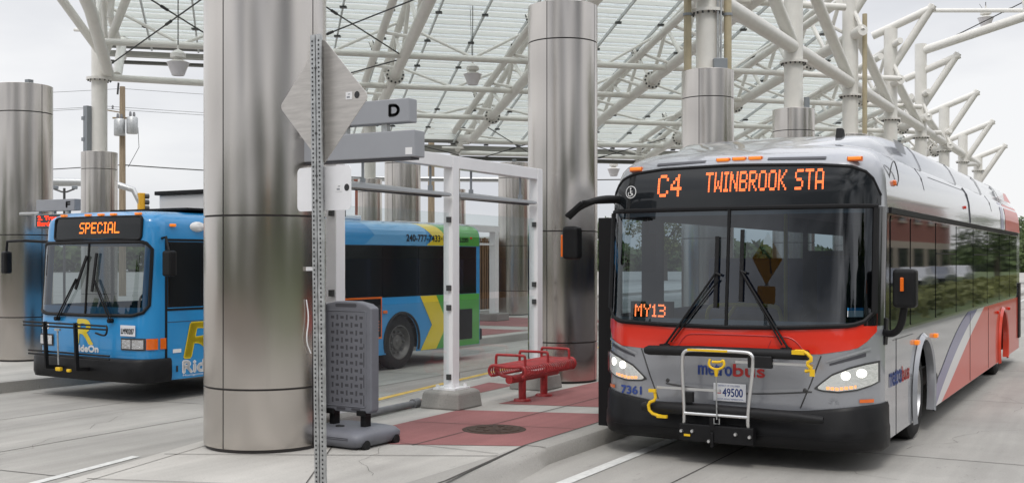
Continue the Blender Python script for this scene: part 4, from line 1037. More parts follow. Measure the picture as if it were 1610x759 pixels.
    # grey lower front: seams and crease
    for s in (-1, 1):
        m = MB(); edge_tube(m, S, [(s * .86, 1.03), (s * .82, .92), (s * .77, .78), (s * .72, .66), (s * .68, .56)], .006, .001); m.build('panel_seam', 'bolt_dark', root)
        m = MB(); curtain(m, S, s * .93, s * 1.22, lambda y: .945 + (abs(y) - .93) * .30, lambda y: .965 + (abs(y) - .93) * .34, 8, 1, .002); m.build('brow_slot', 'sign_grey_dark', root)
        m = MB(); curtain(m, S, s * .90, s * 1.25, lambda y: .975 + (abs(y) - .9) * .33, lambda y: .99 + (abs(y) - .9) * .36, 8, 1, .012); m.build('brow_lip', 'silver_light', root)
        # headlamp
        hi = lambda y: interp([(.80, .745), (.86, .80), (.95, .875), (1.1, .94), (1.22, .975), (1.31, .99)], abs(y)); lo_ = lambda y: interp([(.80, .735), (.86, .715), (1.0, .708), (1.15, .73), (1.25, .765), (1.31, .80)], abs(y))
        m = MB(); curtain(m, S, s * .80, s * 1.31, lo_, hi, 20, 6, .004); h = m.build('headlight', 'bolt_dark', root, smooth=60)
        m = MB(); curtain(m, S, s * .83, s * 1.295, lambda y: lo_(y) + .016, lambda y: hi(y) - .016, 20, 6, .009); m.build('reflector', 'lamp_inner', h, smooth=60)
        fn = lambda X, Y: (S(X, Y) - .014, X, Y)
        for yc, zc_, ra in ((1.20, .885, .046), (1.07, .862, .038)):
            m = MB(); m.grid([[(S(s * yc + r_ * math.cos(a * math.pi / 8), zc_ + r_ * math.sin(a * math.pi / 8)) - .014 - .01 * (1 - r_ / ra), s * yc + r_ * math.cos(a * math.pi / 8), zc_ + r_ * math.sin(a * math.pi / 8)) for a in range(17)] for r_ in (.002, ra * .6, ra)]); m.build('bulb', 'lamp_glow', h, smooth=60)
        m = MB()
        for i in range(9):
            y_ = s * lerp(.92, 1.23, i / 8); z_ = lo_(y_) + .036; m.add([fn(y_ - .014, z_ - .013), fn(y_ + .014, z_ - .013), fn(y_ + .014, z_ + .013), fn(y_ - .014, z_ + .013)], [(0, 1, 2, 3)])
        m.build('turn_signal', 'amber_glow', h, fix=False)
        m = MB(); curtain(m, S, s * .81, s * 1.30, lambda y: lo_(y) + .01, lambda y: hi(y) - .01, 20, 6, .024); m.build('lens', 'lens_glass', h, smooth=60)
        m = MB(); curtain(m, S, s * 1.17, s * 1.27, .625, .655, 4, 1, .008); m.build('side_reflector', 'orange_lens', root)
    m = MB(); edge_tube(m, S, [(y, .66 + .09 * abs(y + .1) ** 1.6) for y in [lerp(.60, -.78, i / 24) for i in range(25)]], .007, 0); m.build('crease', 'bolt_dark', root)
    m = MB(); curtain(m, S, -.76, .58, lambda y: .672 + .09 * abs(y + .1) ** 1.6, lambda y: .70 + .075 * abs(y + .1) ** 1.6, 24, 1, .004); m.build('crease_lip', 'silver_light', root)
    for y_, z_ in ((.58, .74), (-.72, .72)):
        m = MB(); m.lathe([(.001, .006), (.012, .006), (.02, 0)], 12, M=Matrix.Rotation(R(-90), 3, 'Y'), o=(S(y_, z_) - .004, y_, z_)); m.build('screw', 'bolt_dark', root)
    # bumper
    m = MB(); P = []
    hi = lambda y: interp([(0, .525), (.7, .535), (.9, .56), (1.2, .60), (1.33, .61)], abs(y))
    prof = [(-.04, 1.0), (.03, 1.0), (.055, .92), (.06, .55), (.075, .48), (.08, .22), (.05, .06), (.0, .0), (-.08, 0)]
    plan = [(S(y, .5), y) for y in [W * math.sin(R(a)) for a in range(-90, 91, 5)]]
    plan = [(.50, -W)] + plan + [(.50, W)]
    for i, (x, y) in enumerate(plan):
        a = Vector(plan[max(i - 1, 0)]); b = Vector(plan[min(i + 1, len(plan) - 1)]); d = (b - a).normalized(); nrm = Vector((-d.y, d.x)); top = hi(y)
        P.append([(x + nrm.x * o, y + nrm.y * o * .45, .185 + (top - .185) * f) for o, f in prof])
    m.grid(P); m.build('bumper', 'bumper_black', root, smooth=40)
    m = MB(); m.tube([(S(y, .5) - .082, y * 1.0, .30) for y in [lerp(-1.28, 1.28, i / 30) for i in range(31)]], .004, 5); m.build('bumper_seam', 'black_matte', root)
    # plate and lettering
    m = MB(); x = S(0, .66) - .02; m.box((x, -.04, .665), (.008, .31, .165)); pl = m.build('license_plate', 'plate_white', root, bevel=.012)
    f = lambda X, Y: (x - .0055, -X, Y)
    m = MB(); write(m, '49500', f, -.025, .165, .628, .702, .002); write(m, 'DISTRICT OF COLUMBIA', f, -.07, .14, .718, .733); write(m, 'TAXATION WITHOUT REPRESENTATION', f, -.09, .17, .597, .611); m.build('plate_number', 'text_blue', pl, fix=False)
    m = MB(); m.add([f(-.075, .652), f(-.04, .652), f(-.04, .66), f(-.075, .66)], [(0, 1, 2, 3)]); m.add([f(-.075, .668), f(-.04, .668), f(-.04, .676), f(-.075, .676)], [(0, 1, 2, 3)]); m.build('plate_flag', 'text_red', pl, fix=False)
    m = MB(); write(m, 'metro', sfn(S, .006), -.27, .055, .815, .915, .004); m.build('front_lettering', 'text_blue', root, fix=False)
    m = MB(); write(m, 'bus', sfn(S, .006), .07, .36, .815, .925, .004); m.build('front_lettering', 'text_red', root, fix=False)
    m = MB(); write(m, '7361', sfn(S, .006), -1.085, -.86, .588, .662, .004); m.build('fleet_number', 'text_blue', root, fix=False)
    m = MB(); fn = sfn(S, .005); c = (.97, .625)
    for i in range(5):
        a = R(90 + (i - 2) * 48); m.add([fn(c[0] + r * math.cos(a + o), c[1] + r * math.sin(a + o)) for r, o in ((.018, -.35), (.03, -.22), (.046, 0), (.03, .22), (.018, .35))], [(0, 1, 2, 3, 4)])
    m.build('maker_emblem', 'text_grey', root, fix=False)
    m = MB(); led_dots(m, 'MY13', lambda X, Y: (S(-X, Y) + .03, -X, Y), -.955, -.625, 1.335, 1.455, 2); m.build('run_number', 'led_bright', root, fix=False)
    m = MB(); m.box((S(.79, 1.4) + .09, .79, 1.395), (.08, .42, .17)); m.build('run_box', 'black_matte', root)
    m = MB(); fn = sfn(S, .013); m.add([fn(1.08, 1.38), fn(1.20, 1.38), fn(1.20, 1.46), fn(1.08, 1.46)], [(0, 1, 2, 3)]); st = m.build('window_sticker', 'plate_white', root, fix=False)
    m = MB(); fn = sfn(S, .0135); m.add([fn(1.08, 1.435), fn(1.20, 1.435), fn(1.20, 1.46), fn(1.08, 1.46)], [(0, 1, 2, 3)]); m.build('sticker_band', 'ride_blue', st, fix=False)
    # wipers
    for yb, zb, yt, zt, z0_, z1_ in ((.58, 1.09, .10, 1.76, 1.44, 2.10), (-.58, 1.10, -.14, 1.78, 1.50, 2.16)):
        m = MB(); o = .055
        m.tube([(S(yb, zb) - .05, yb, zb), (S(yt, zt) - o, yt, zt)], .011, 6); m.tube([(S(yb, zb) - .05, yb - .05 * (1 if yb > 0 else -1), zb + .02), (S(yt, zt) - o, yt - .03, zt - .06)], .008, 6)
        m.tube([(S(yt, zt) - o, yt, zt), (S(yt, zt) - o, yt - .05, zt - .02)], .012, 6)
        wpr = m.build('wiper', 'black_matte', root)
        m = MB(); m.bar((S(yt, z0_) - .035, yt, z0_), (S(yt, z1_) - .035, yt, z1_), .035, .018, up=(1, 0, 0)); m.build('blade', 'rubber', wpr)
        m = MB(); m.tube([(S(yb, zb) + .0, yb, zb - .03), (S(yb, zb) - .06, yb, zb - .02)], .03, 10); m.box((S(yb, zb) - .03, yb + .02, zb - .03), (.05, .09, .05)); m.build('pivot', 'black_matte', wpr)
    # mirrors
    def mirror(pts, c, d, rot=0, marker=None):
        m = MB(); m.tube(smooth_line(pts, 3), [.03] + [.032] * (len(smooth_line(pts, 3)) - 2) + [.026], 8); a = m.build('mirror_arm', 'black_matte', root, smooth=50)
        m = MB(); m.box((0, 0, 0), d, rz=rot); m.v = [tuple(Vector(v) + Vector(c)) for v in m.v]; b = m.build('mirror', 'bumper_black', root, bevel=.035, seg=3)
        g = MB(); g.box((c[0] + d[0] / 2 + .002, c[1], c[2]), (.004, d[1] * .8, d[2] * .8)); g.build('mirror_glass', 'reflector', b)
        if marker: q = MB(); q.box(marker[0], marker[1]); q.build('mirror_marker', 'orange_lens', b, bevel=.006)
    mirror([(.36, 1.12, 2.47), (.12, 1.28, 2.50), (.02, 1.50, 2.42), (-.02, 1.62, 2.30)], (.0, 1.585, 2.05), (.14, .17, .33), 0, ((-.02, 1.675, 2.02), (.06, .03, .22)))
    m = MB(); m.bar((.35, 1.13, 2.47), (.02, 1.48, 2.45), .09, .04); m.bar((.02, 1.48, 2.45), (-.02, 1.64, 2.31), .09, .04); m.build('mirror_shroud', 'black_matte', root, bevel=.012)
    mirror([(.42, -1.30, 1.24), (.34, -1.42, 1.22), (.28, -1.50, 1.30), (.26, -1.53, 1.48)], (.22, -1.545, 1.635), (.14, .20, .34), 0, ((.14, -1.53, 1.67), (.02, .03, .12)))
    m = MB(); m.bar((.45, -1.325, 1.12), (.47, -1.335, 1.36), .12, .03, up=(0, 1, 0)); m.build('mirror_bracket', 'black_matte', root, bevel=.01)
    # bike rack, folded up
    m = MB(); fx = -.16
    fr_ = smooth_line([(fx + .02, .345, .285), (fx - .01, .35, .34), (fx - .05, .325, .46), (fx - .06, .35, .98), (fx - .06, .325, 1.045), (fx - .06, .26, 1.06), (fx - .06, -.24, 1.06), (fx - .06, -.31, 1.045), (fx - .06, -.33, .98), (fx - .05, -.265, .46), (fx - .01, -.27, .34), (fx + .02, -.255, .255)], 2)
    m.tube(fr_, .017, 10); m.tube([(fx - .05, .325, .475), (fx - .05, -.27, .475)], .016, 10); rk = m.build('bike_rack', 'alu', root, smooth=50)
    m = MB(); m.tube([(fx, .74, 1.03), (fx, .70, 1.035), (fx, .2, 1.045), (fx, -.80, 1.05)], [.03, .045, .048, .045], 12); m.build('wheel_tray', 'black_pad', rk, smooth=50)
    m = MB(); m.tube([(fx, .76, .50), (fx, .71, .505), (fx, .1, .51), (fx, -.62, .505), (fx, -.93, .49)], [.04, .055, .058, .05, .03], 12); m.build('wheel_tray', 'black_pad', rk, smooth=50)
    m = MB(); m.tube(smooth_line([(fx - .05, -.70, 1.085), (fx - .07, -.79, 1.09), (fx - .08, -.86, 1.02), (fx - .08, -.80, .985), (fx - .08, -.86, .93), (fx - .06, -.79, .915)], 1), .016, 6); m.box((fx - .08, -.855, .905), (.025, .04, .06)); m.box((fx - .06, -.73, 1.075), (.05, .11, .035)); m.build('wheel_hook', 'hook_yellow', rk, smooth=50)
    m = MB(); m.tube(smooth_line([(fx - .06, .62, .66), (fx - .07, .60, .58), (fx - .08, .675, .55), (fx - .08, .66, .46), (fx - .07, .55, .43), (fx - .06, .49, .43)], 1), .015, 6); m.box((fx - .07, .635, .665), (.03, .07, .03)); m.box((fx - .07, .54, .43), (.03, .10, .025)); m.build('wheel_hook', 'hook_yellow', rk, smooth=50)
    m = MB(); m.box((fx - .02, .30, .695), (.02, .62, .022)); m.build('hook_arm', 'alu', rk); m = MB(); m.box((fx - .02, -.50, .965), (.02, .70, .022)); m.build('hook_arm', 'alu', rk)
    for bx in (((fx - .03, -.38, .975), (.06, .22, .11)), ((fx - .02, .30, .62), (.06, .1, .10))): m = MB(); m.box(*bx); m.build('spring_box', 'black_pad', rk, bevel=.01)
    m = MB(); m.tube(smooth_line([(fx - .08, .07, .985), (fx - .085, .085, .93), (fx - .085, .04, .895), (fx - .085, -.02, .895), (fx - .085, -.07, .93), (fx - .08, -.055, .985), (fx - .08, -.035, .96), (fx - .08, .05, .96)], 2), .012, 8); m.tube([(fx - .085, .01, .90), (fx - .085, .01, .83)], [.025, .014], 8); m.build('release_handle', 'hook_yellow', rk, smooth=50)
    m = MB(); m.tube([(fx - .085, .01, .85), (fx - .07, .01, .44)], .007, 6); m.tube([(fx - .075, .035, .45), (fx - .07, .035, .40), (fx - .07, -.015, .40), (fx - .075, -.015, .45)], .006, 6); m.build('release_rod', 'galv', rk)
    m = MB(); m.box((fx + .0, .03, .30), (.10, .70, .16)); m.box((fx - .03, .06, .42), (.05, .06, .18)); m.box((fx - .04, .06, .25), (.06, .03, .14)); m.build('rack_mount', 'bumper_black', rk, bevel=.01)
    m = MB()
    for y_, z_ in ((  .355, .31), (.25, .315), (-.16, .315), (-.29, .30), (.09, .235)): m.lathe([(.001, .02), (.013, .02), (.018, .005), (.018, 0)], 10, M=Matrix.Rotation(R(-90), 3, 'Y'), o=(fx - .052, y_, z_))
    m.build('rack_bolts', 'alu', rk)
    m = MB(); m.box((fx - .055, .30, .275), (.004, .06, .02)); m.box((fx - .078, .1, 1.06), (.004, .38, .02)); m.build('warning_label', 'hook_yellow', rk)
    # open front door and interior
    for xa in (.70, 1.85):
        m = MB(); m.box((xa, W + .16, 1.22), (.05, .26, 2.2)); d = m.build('door_leaf', 'black_matte', root, bevel=.01)
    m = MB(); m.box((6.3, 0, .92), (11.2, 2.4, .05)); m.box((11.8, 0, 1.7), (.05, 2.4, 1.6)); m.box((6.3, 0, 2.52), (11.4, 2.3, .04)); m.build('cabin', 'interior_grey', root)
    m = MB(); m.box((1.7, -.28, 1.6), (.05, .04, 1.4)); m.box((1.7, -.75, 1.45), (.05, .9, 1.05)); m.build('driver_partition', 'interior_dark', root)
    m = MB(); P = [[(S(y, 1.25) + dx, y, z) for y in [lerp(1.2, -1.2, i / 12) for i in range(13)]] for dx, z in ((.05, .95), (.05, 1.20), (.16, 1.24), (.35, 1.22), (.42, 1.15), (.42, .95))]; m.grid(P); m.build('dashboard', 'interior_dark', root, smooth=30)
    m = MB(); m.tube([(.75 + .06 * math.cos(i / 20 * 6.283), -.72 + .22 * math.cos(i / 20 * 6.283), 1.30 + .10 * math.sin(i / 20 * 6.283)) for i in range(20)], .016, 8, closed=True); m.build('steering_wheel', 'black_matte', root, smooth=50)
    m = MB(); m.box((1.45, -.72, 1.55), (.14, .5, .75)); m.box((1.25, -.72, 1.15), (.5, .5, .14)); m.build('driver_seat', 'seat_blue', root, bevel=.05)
    m = MB(); m.tube(smooth_line([(1.2, .62, 1.0), (1.2, .62, 1.38), (1.2, .5, 1.42), (1.2, -.1, 1.42), (1.2, -.16, 1.38), (1.2, -.2, 1.0)], 2), .022, 8); m.tube([(1.25, -.2, 1.0), (1.25, -.2, 2.4)], .02, 8); m.tube([(1.2, .3, 1.42), (1.0, .45, 1.1)], .02, 8); m.build('yellow_rail', 'rail_yellow', root, smooth=50)
    for i in range(5):
        for s in (-1, 1):
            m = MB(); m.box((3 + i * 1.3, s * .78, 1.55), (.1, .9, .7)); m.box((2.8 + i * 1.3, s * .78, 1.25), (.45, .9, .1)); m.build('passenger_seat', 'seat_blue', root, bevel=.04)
    m = MB(); m.box((.62, 1.02, 1.95), (.1, .12, .40)); m.box((.62, 1.05, 2.25), (.05, .05, .25)); m.build('inside_mirror', 'black_matte', root, bevel=.02)
    m = MB(); m.box((S(0, 1.3) + .06, .1, 1.30), (.01, .12, .07)); m.build('paper_note', 'clear_paper' if 'clear_paper' in MATS else 'ride_blue_light', root)
silver_bus()

def blue_bus():
    W, RC, Lb = 1.15, .22, 7.92
    def S(y, z):
        t = min(abs(y), W); x = .05 * (t / W) ** 2
        if t > W - RC: x += RC * (1 - math.sqrt(max(0, 1 - ((t - (W - RC)) / RC) ** 2)))
        if z > .9: x += (z - .9) * .07
        if z > 2.42: x += (z - 2.42) ** 2 * 12
        return x
    root = thing('city_bus', 'blue, yellow and green local bus with SPECIAL sign, behind the columns', 'bus', (10.42, 12.32, 0), R(-3.0))
    def inset(z): return interp([(2.3, 0), (2.40, .02), (2.46, .07), (2.50, .15), (2.53, .28)], z)
    levels = [.28, .4, .55, .7, .9, 1.05, 1.14, 1.25, 1.5, 1.9, 2.08, 2.15, 2.3, 2.38, 2.43, 2.47, 2.50, 2.53]
    bus_shell(root, S, W, Lb, .28, 1.25, levels, inset, 'ride_blue', lambda y, z: 1.25 < z < 2.08 and abs(y) < 1.0, (2.05, 5.5), .48, 'ride_blue', 'ride_blue', (1.25, 2.08))
    ws_lo = [(-1.10, 1.28), (-1.06, 1.19), (-.9, 1.145), (0, 1.13), (.9, 1.13), (1.05, 1.17), (1.10, 1.27)]; ws_hi = [(-1.1, 2.02), (-1.06, 2.09), (-.98, 2.115), (0, 2.115), (.98, 2.11), (1.06, 2.08), (1.1, 2.02)]
    m = MB(); curtain(m, S, -1.10, 1.10, ws_lo, ws_hi, 40, 10, .010); m.build('windshield', 'ride_glass', root, smooth=60)
    m = MB(); yy = [lerp(-1.1, 1.1, i / 40) for i in range(41)]
    m.tube([(S(y, z) - .012, y, z) for y, z in [(y, interp(ws_lo, y)) for y in yy] + [(y, interp(ws_hi, y)) for y in yy[::-1]]], .024, 7, closed=True); m.build('windshield_gasket', 'black_matte', root, smooth=50)
    m = MB(); m.tube([(S(.02, z) - .014, .02, z) for z in (1.13, 1.5, 2.11)], .014, 8); m.build('center_bar', 'black_matte', root)
    m = MB(); curtain(m, S, -.95, .78, 2.165, 2.445, 20, 3, .012); ds = m.build('destination_sign', 'dark_glass_dull', root)
    m = MB(); pts = rrect(-.97, .80, 2.15, 2.455, .05); m.tube([(S(a, b) - .012, a, b) for a, b in pts], .018, 7, closed=True); m.build('sign_frame', 'black_matte', ds, smooth=50)
    m = MB(); led_dots(m, 'SPECIAL', sfn(S, .02), -.24, .575, 2.235, 2.385, 2, .95); m.build('sign_lettering', 'led_amber', ds, fix=False)
    for y_ in (.68, .14, -.13, -.38, -.85):
        x = S(y_, 2.48); m = MB(); m.box((x - .01, y_, 2.49), (.06, .09, .032)); m.build('marker_lamp', 'amber', root, bevel=.008)
    amber_lamp(root, (.48, -W - .012, 2.34), .09, .04, .04, 'marker_lamp', 'amber')
    m = MB(); m.lathe([(.001, .05), (.05, .04), (.07, 0)], 14, M=Matrix.Rotation(R(90), 3, 'X') @ Matrix.Diagonal((2, 1, 1)), o=(.92, -W + .0, 2.33)); m.build('camera_dome', 'text_white', root, smooth=50)
    # bumper
    m = MB(); plan = [(.42, -W)] + [(S(y, .5), y) for y in [W * math.sin(R(a)) for a in range(-90, 91, 6)]] + [(.42, W)]; P = []
    prof = [(-.03, .58), (.10, .575), (.13, .54), (.135, .34), (.11, .275), (.0, .26)]
    for i, (x, y) in enumerate(plan):
        a = Vector(plan[max(i - 1, 0)]); b = Vector(plan[min(i + 1, len(plan) - 1)]); d = (b - a).normalized(); nr = Vector((-d.y, d.x))
        P.append([(x + nr.x * o, y + nr.y * o * .5, z) for o, z in prof])
    m.grid(P); m.build('bumper', 'bumper_black', root, smooth=40)
    # headlamps and indicators
    for s in (-1, 1):
        yc = s * .89; m = MB(); curtain(m, S, yc - .19, yc + .19, .69, .85, 8, 2, .010); h = m.build('headlight', 'bolt_dark', root)
        m = MB(); curtain(m, S, yc - .17, yc - .01, .71, .83, 4, 2, .02); curtain(m, S, yc + .01, yc + .17, .71, .83, 4, 2, .02); m.build('reflector', 'reflector', h)
        m = MB(); curtain(m, S, s * 1.085, s * 1.149, .70, .845, 6, 2, .016); m.add([(S(W, .7), s * (W + .012), .70), (S(W, .7) + .10, s * (W + .012), .70), (S(W, .7) + .10, s * (W + .012), .845), (S(W, .7), s * (W + .012), .845)], [(0, 1, 2, 3)]); m.build('turn_signal', 'orange_lens', h)
    # front lettering
    m = MB(); fn = sfn(S, .006); sk = lambda X, Y: fn(X + (Y - .9) * .12, Y)
    write(m, 'R', sk, -.20, .17, .745, 1.07, .010); m.build('front_emblem', 'ride_yellow', root, fix=False)
    m = MB(); write(m, 'RideOn', fn, -.23, .26, .64, .725, .008); m.build('front_lettering', 'text_white', root, fix=False)
    m = MB(); write(m, '350', fn, -1.03, -.82, .92, .99, .004); m.build('fleet_number', 'text_white', root, fix=False)
    m = MB(); x = S(-.82, .95) - .012; m.box((x, -.83, .945), (.008, .29, .145)); pl = m.build('license_plate', 'plate_white', root, bevel=.01)
    m = MB(); write(m, 'LM90287', lambda X, Y: (x - .006, -X, Y), .705, .955, .905, .975, .003); m.build('plate_number', 'ink', pl, fix=False)
    # rack
    m = MB(); fx = -.33; B = 'black_matte'
    for z in (.99, 1.035): m.tube([(fx, 0.88, z), (fx, -.84, z - .01)], .013, 7)
    for z in (.60, .645): m.tube([(fx + .05, 0.84, z), (fx + .05, -.84, z - .01)], .013, 7)
    for y_ in (.42, -.22): m.bar((fx + .03, y_, .42), (fx, y_, 1.05), .05, .03, up=(0, 1, 0))
    m.tube(smooth_line([(fx, -.84, 1.03), (fx - .03, -.90, 1.0), (fx - .03, -.88, .92), (fx, -.78, .90), (fx, -.63, .93)], 2), .013, 7)
    rk = m.build('bike_rack', B, root)
    for yy_ in (.42, -.22): m = MB(); m.bar((-.10, yy_, .42), (fx + .03, yy_, .44), .05, .05); m.build('rack_mount', B, rk)
    m = MB(); m.tube([(fx - .02, .12, .95), (fx + .01, .14, .48)], .012, 7); m.box((fx - .02, .12, .95), (.03, .10, .03)); m.build('release_rod', 'galv', rk)
    for hb in (((fx + .03, .16, .42), (.05, .10, .05)), ((fx + .03, -.05, .41), (.04, .07, .04))): m = MB(); m.box(*hb); m.build('release_handle', 'hook_yellow', rk, bevel=.01)
    # wipers
    for yb, zb, yt, zt, a0, a1 in ((.60, 1.07, .20, 1.62, (.22, 1.48), (.02, 1.93)), (-.52, 1.07, -.16, 1.62, (-.13, 1.45), (-.18, 1.97))):
        m = MB(); m.tube([(S(yb, zb) - .05, yb, zb), (S(yt, zt) - .06, yt, zt)], .011, 6); m.tube([(S(yb, zb) - .05, yb - .05, zb), (S(yt, zt) - .06, yt - .03, zt)], .008, 6); w = m.build('wiper', B, root)
        m = MB(); m.bar((S(*a0) - .04, a0[0], a0[1]), (S(*a1) - .04, a1[0], a1[1]), .04, .02, up=(1, 0, 0)); m.build('blade', 'rubber', w)
        m = MB(); m.tube([(S(yb, zb), yb, zb), (S(yb, zb) - .07, yb, zb)], .03, 8); m.build('pivot', B, w)
    # mirrors
    m = MB(); m.tube([(.16, 1.02, 2.13), (.0, 1.35, 2.15), (-.04, 1.68, 2.14), (-.04, 1.70, 2.0)], .02, 8); m.build('mirror_arm', B, root)
    m = MB(); m.box((-.04, 1.70, 1.84), (.12, .12, .32)); m.build('mirror', 'bumper_black', root, bevel=.03)
    m = MB(); m.tube([(.32, -1.12, 2.16), (.28, -1.26, 2.18), (.26, -1.34, 2.0)], .018, 8); m.build('mirror_arm', B, root)
    m = MB(); m.box((.26, -1.35, 1.83), (.12, .17, .34)); m.build('mirror', 'bumper_black', root, bevel=.03)
    # side, visible face
    def sp(x, z, d=.004): return (x, -(W - inset(z)) - d, z)
    m = MB(); m.box((.375, -W - .003, 1.22), (.035, .008, 1.88)); m.box((.86, -W - .003, 1.215), (.95, .006, .03)); m.box((.86, -W - .003, 2.145), (.95, .006, .03)); m.build('window_trim', 'black_matte', root)
    m = MB(); m.add([sp(.40, 1.245, .003), sp(7.80, 1.245, .003), sp(7.80, 2.12, .003), sp(.40, 2.12, .003)], [(0, 1, 2, 3)]); m.build('window_band', 'black_gloss', root)
    xs = [.42, 1.0, 1.9, 2.9, 3.9, 4.95, 5.95, 6.95, 7.78]
    for a, b in zip(xs, xs[1:]):
        m = MB(); m.poly(rrect(a + .015, b - .015, 1.26, 2.105, .04), lambda x, z, d: sp(x, z, .006 + d), thick=.004); m.build('side_window', 'dark_glass_dull', root)
    def clip(pts, zc, keep_above):
        o = []
        for (x0_, z0_), (x1_, z1_) in zip(pts, pts[1:] + pts[:1]):
            i0 = (z0_ >= zc) == keep_above or z0_ == zc; i1 = (z1_ >= zc) == keep_above or z1_ == zc
            if i0: o.append((x0_, z0_))
            if i0 != i1: t_ = (zc - z0_) / (z1_ - z0_); o.append((x0_ + (x1_ - x0_) * t_, zc))
        return o
    def band(name, mt, pts, d):
        m = MB(); cuts = [0, 2.3, 2.38, 2.43, 2.47, 2.50, 2.6]
        for lo_, hi_ in zip(cuts, cuts[1:]):
            c_ = clip(clip(pts, lo_, True), hi_, False)
            if len(c_) > 2 and max(z for x, z in c_) - min(z for x, z in c_) > 1e-4: m.poly(c_, lambda x, z, q: sp(x, z, d))
        m.build(name, mt, root)
    zt, zb = 2.525, 2.13
    band('light_blue_decal', 'ride_blue_light', [(4.50, zb), (4.75, 2.29), (4.50, zt), (6.2, zt), (6.2, zb)], .004)
    band('yellow_decal', 'ride_yellow', [(6.05, zt), (6.45, zb + .13), (6.2, zb), (6.7, zb), (6.85, 2.24), (6.55, zt)], .006)
    band('green_decal', 'ride_green', [(6.55, zt), (6.85, 2.24), (6.70, zb), (7.9, zb), (7.9, zt)], .005)
    A_ = [(5.5 + .48 * math.cos(R(a)), .48 + .48 * math.sin(R(a))) for a in range(-20, 60, 8)]
    band('green_decal', 'ride_green', [(6.3, 1.24), (6.6, .72), (6.3, .285), (7.9, .285), (7.9, 1.24)], .005)
    band('yellow_chevron', 'ride_yellow', [(6.02, 1.24), (6.50, 1.24), (6.84, .72), (6.50, .285), (6.03, .285), (6.37, .72)], .007)
    m = MB(); write(m, '240-777-7433', lambda X, Y: sp(X, Y, .009), 5.62, 6.62, 2.20, 2.315, .005); write(m, 'RideOnBus.com', lambda X, Y: sp(X, Y, .009), 6.72, 7.52, 2.20, 2.315, .004)
    m.add([sp(6.655, 2.24, .009), sp(6.685, 2.24, .009), sp(6.685, 2.27, .009), sp(6.655, 2.27, .009)], [(0, 1, 2, 3)]); m.build('phone_lettering', 'ink', root, fix=False)
    m = MB(); m.box((4.40, -W - .004, .91), (1.08, .012, .70)); ad = m.build('advert_frame', 'orange_lens', root)
    m = MB(); m.box((4.40, -W - .009, .91), (1.02, .010, .64)); m.build('advert', 'dark_glass_dull', ad)
    m = MB()
    for i in range(4): m.box((4.80, -W - .0145, .70 + i * .05), (.12, .002, .022))
    m.build('advert_text', 'orange_lens', ad)
    m = MB(); write(m, 'R', lambda X, Y: sp(X + (Y - .78) * .25, Y, .006), .74, 1.34, .56, 1.02, .018); m.build('side_emblem', 'ride_yellow', root, fix=False)
    m = MB(); write(m, 'RideOn', lambda X, Y: sp(X, Y, .006), .66, 1.62, .355, .515, .014); write(m, 'Montgomery County Transit', lambda X, Y: sp(X, Y, .006), .66, 1.62, .30, .335); m.build('side_lettering', 'text_white', root, fix=False)
    m = MB(); m.box((.56, -W - .004, .66), (.14, .004, .05)); m.build('small_sticker', 'text_white', root)
    m = MB(); m.box((.56, -W - .004, .42), (.03, .006, .08)); m.build('latch', 'ink', root)
    m = MB(); m.box((.95, -W - .002, 1.05), (1.1, .003, .006)); m.build('panel_gap', 'bolt_dark', root)
    m = MB(); m.tube([(5.5 + .49 * math.cos(R(a)), -W - .008, .48 + .49 * math.sin(R(a))) for a in range(-20, 201, 10)], .022, 7); m.build('arch_trim', 'rubber', root, smooth=50)
    amber_lamp(root, (5.02, -W - .015, 1.0), .10, .03, .05, 'side_lamp', 'orange_lens'); amber_lamp(root, (7.62, -W - .0, 2.28), .06, .03, .04, 'marker_lamp', 'red_lens')
    m = MB(); m.box((7.40, -W - .008, .68), (.50, .012, .56)); m.build('engine_grille', 'black_matte', root)
    m = MB(); m.box((7.98, 0, .46), (.16, 2 * W - .05, .22)); m.build('rear_bumper', 'bumper_black', root, bevel=.03)
    for s in (-1, 1):
        wheel(root, 'wheel', 2.05, s * (W - .17), s, .46, .26, True, 'rim_dark'); wheel(root, 'wheel', 5.5, s * (W - .17), s, .46, .26, True, 'rim_dark')
    # roof kit
    m = MB(); m.box((2.9, .0, 2.70), (2.2, 1.3, .32)); u = m.build('roof_unit', 'text_white', root, bevel=.02)
    m = MB(); m.box((2.9, 0, 2.885), (2.3, 1.4, .06)); m.build('unit_lid', 'black_matte', u, bevel=.01)
    m = MB(); m.box((2.6, -.1, 2.585), (3.3, 1.6, .03)); m.build('roof_rack', 'black_matte', root)
    m = MB(); m.tube([(2.4, .0, 2.5), (2.4, .0, 3.25)], .008, 6); m.build('antenna', 'bolt_dark', root)
    m = MB(); m.lathe([(.001, .10), (.25, .09), (.32, .03), (.33, 0)], 20, o=(4.0, -.2, 2.55)); m.build('roof_hatch', 'text_white', root, smooth=40)
    m = MB(); m.box((4.9, -.3, 2.60), (.5, .5, .08)); m.build('roof_vent', 'text_white', root, bevel=.02)
    # cabin
    m = MB(); m.box((4.1, 0, .86), (7.2, 2.1, .04)); m.box((4.1, 0, 2.30), (7.2, 2.0, .03)); m.box((7.5, 0, 1.6), (.05, 2.0, 1.4)); m.build('cabin', 'interior_grey', root)
    m = MB(); P = [[(S(y, 1.1) + dx, y, z) for y in [lerp(1.05, -1.05, i / 10) for i in range(11)]] for dx, z in ((.05, .9), (.05, 1.12), (.3, 1.16), (.42, 1.05), (.42, .9))]; m.grid(P); m.build('dashboard', 'interior_dark', root)
    m = MB(); m.tube([(.62 + .06 * math.cos(i / 20 * 6.283), -.5 + .24 * math.cos(i / 20 * 6.283), 1.28 + .14 * math.sin(i / 20 * 6.283)) for i in range(20)], .016, 8, closed=True); m.build('steering_wheel', 'interior_grey', root)
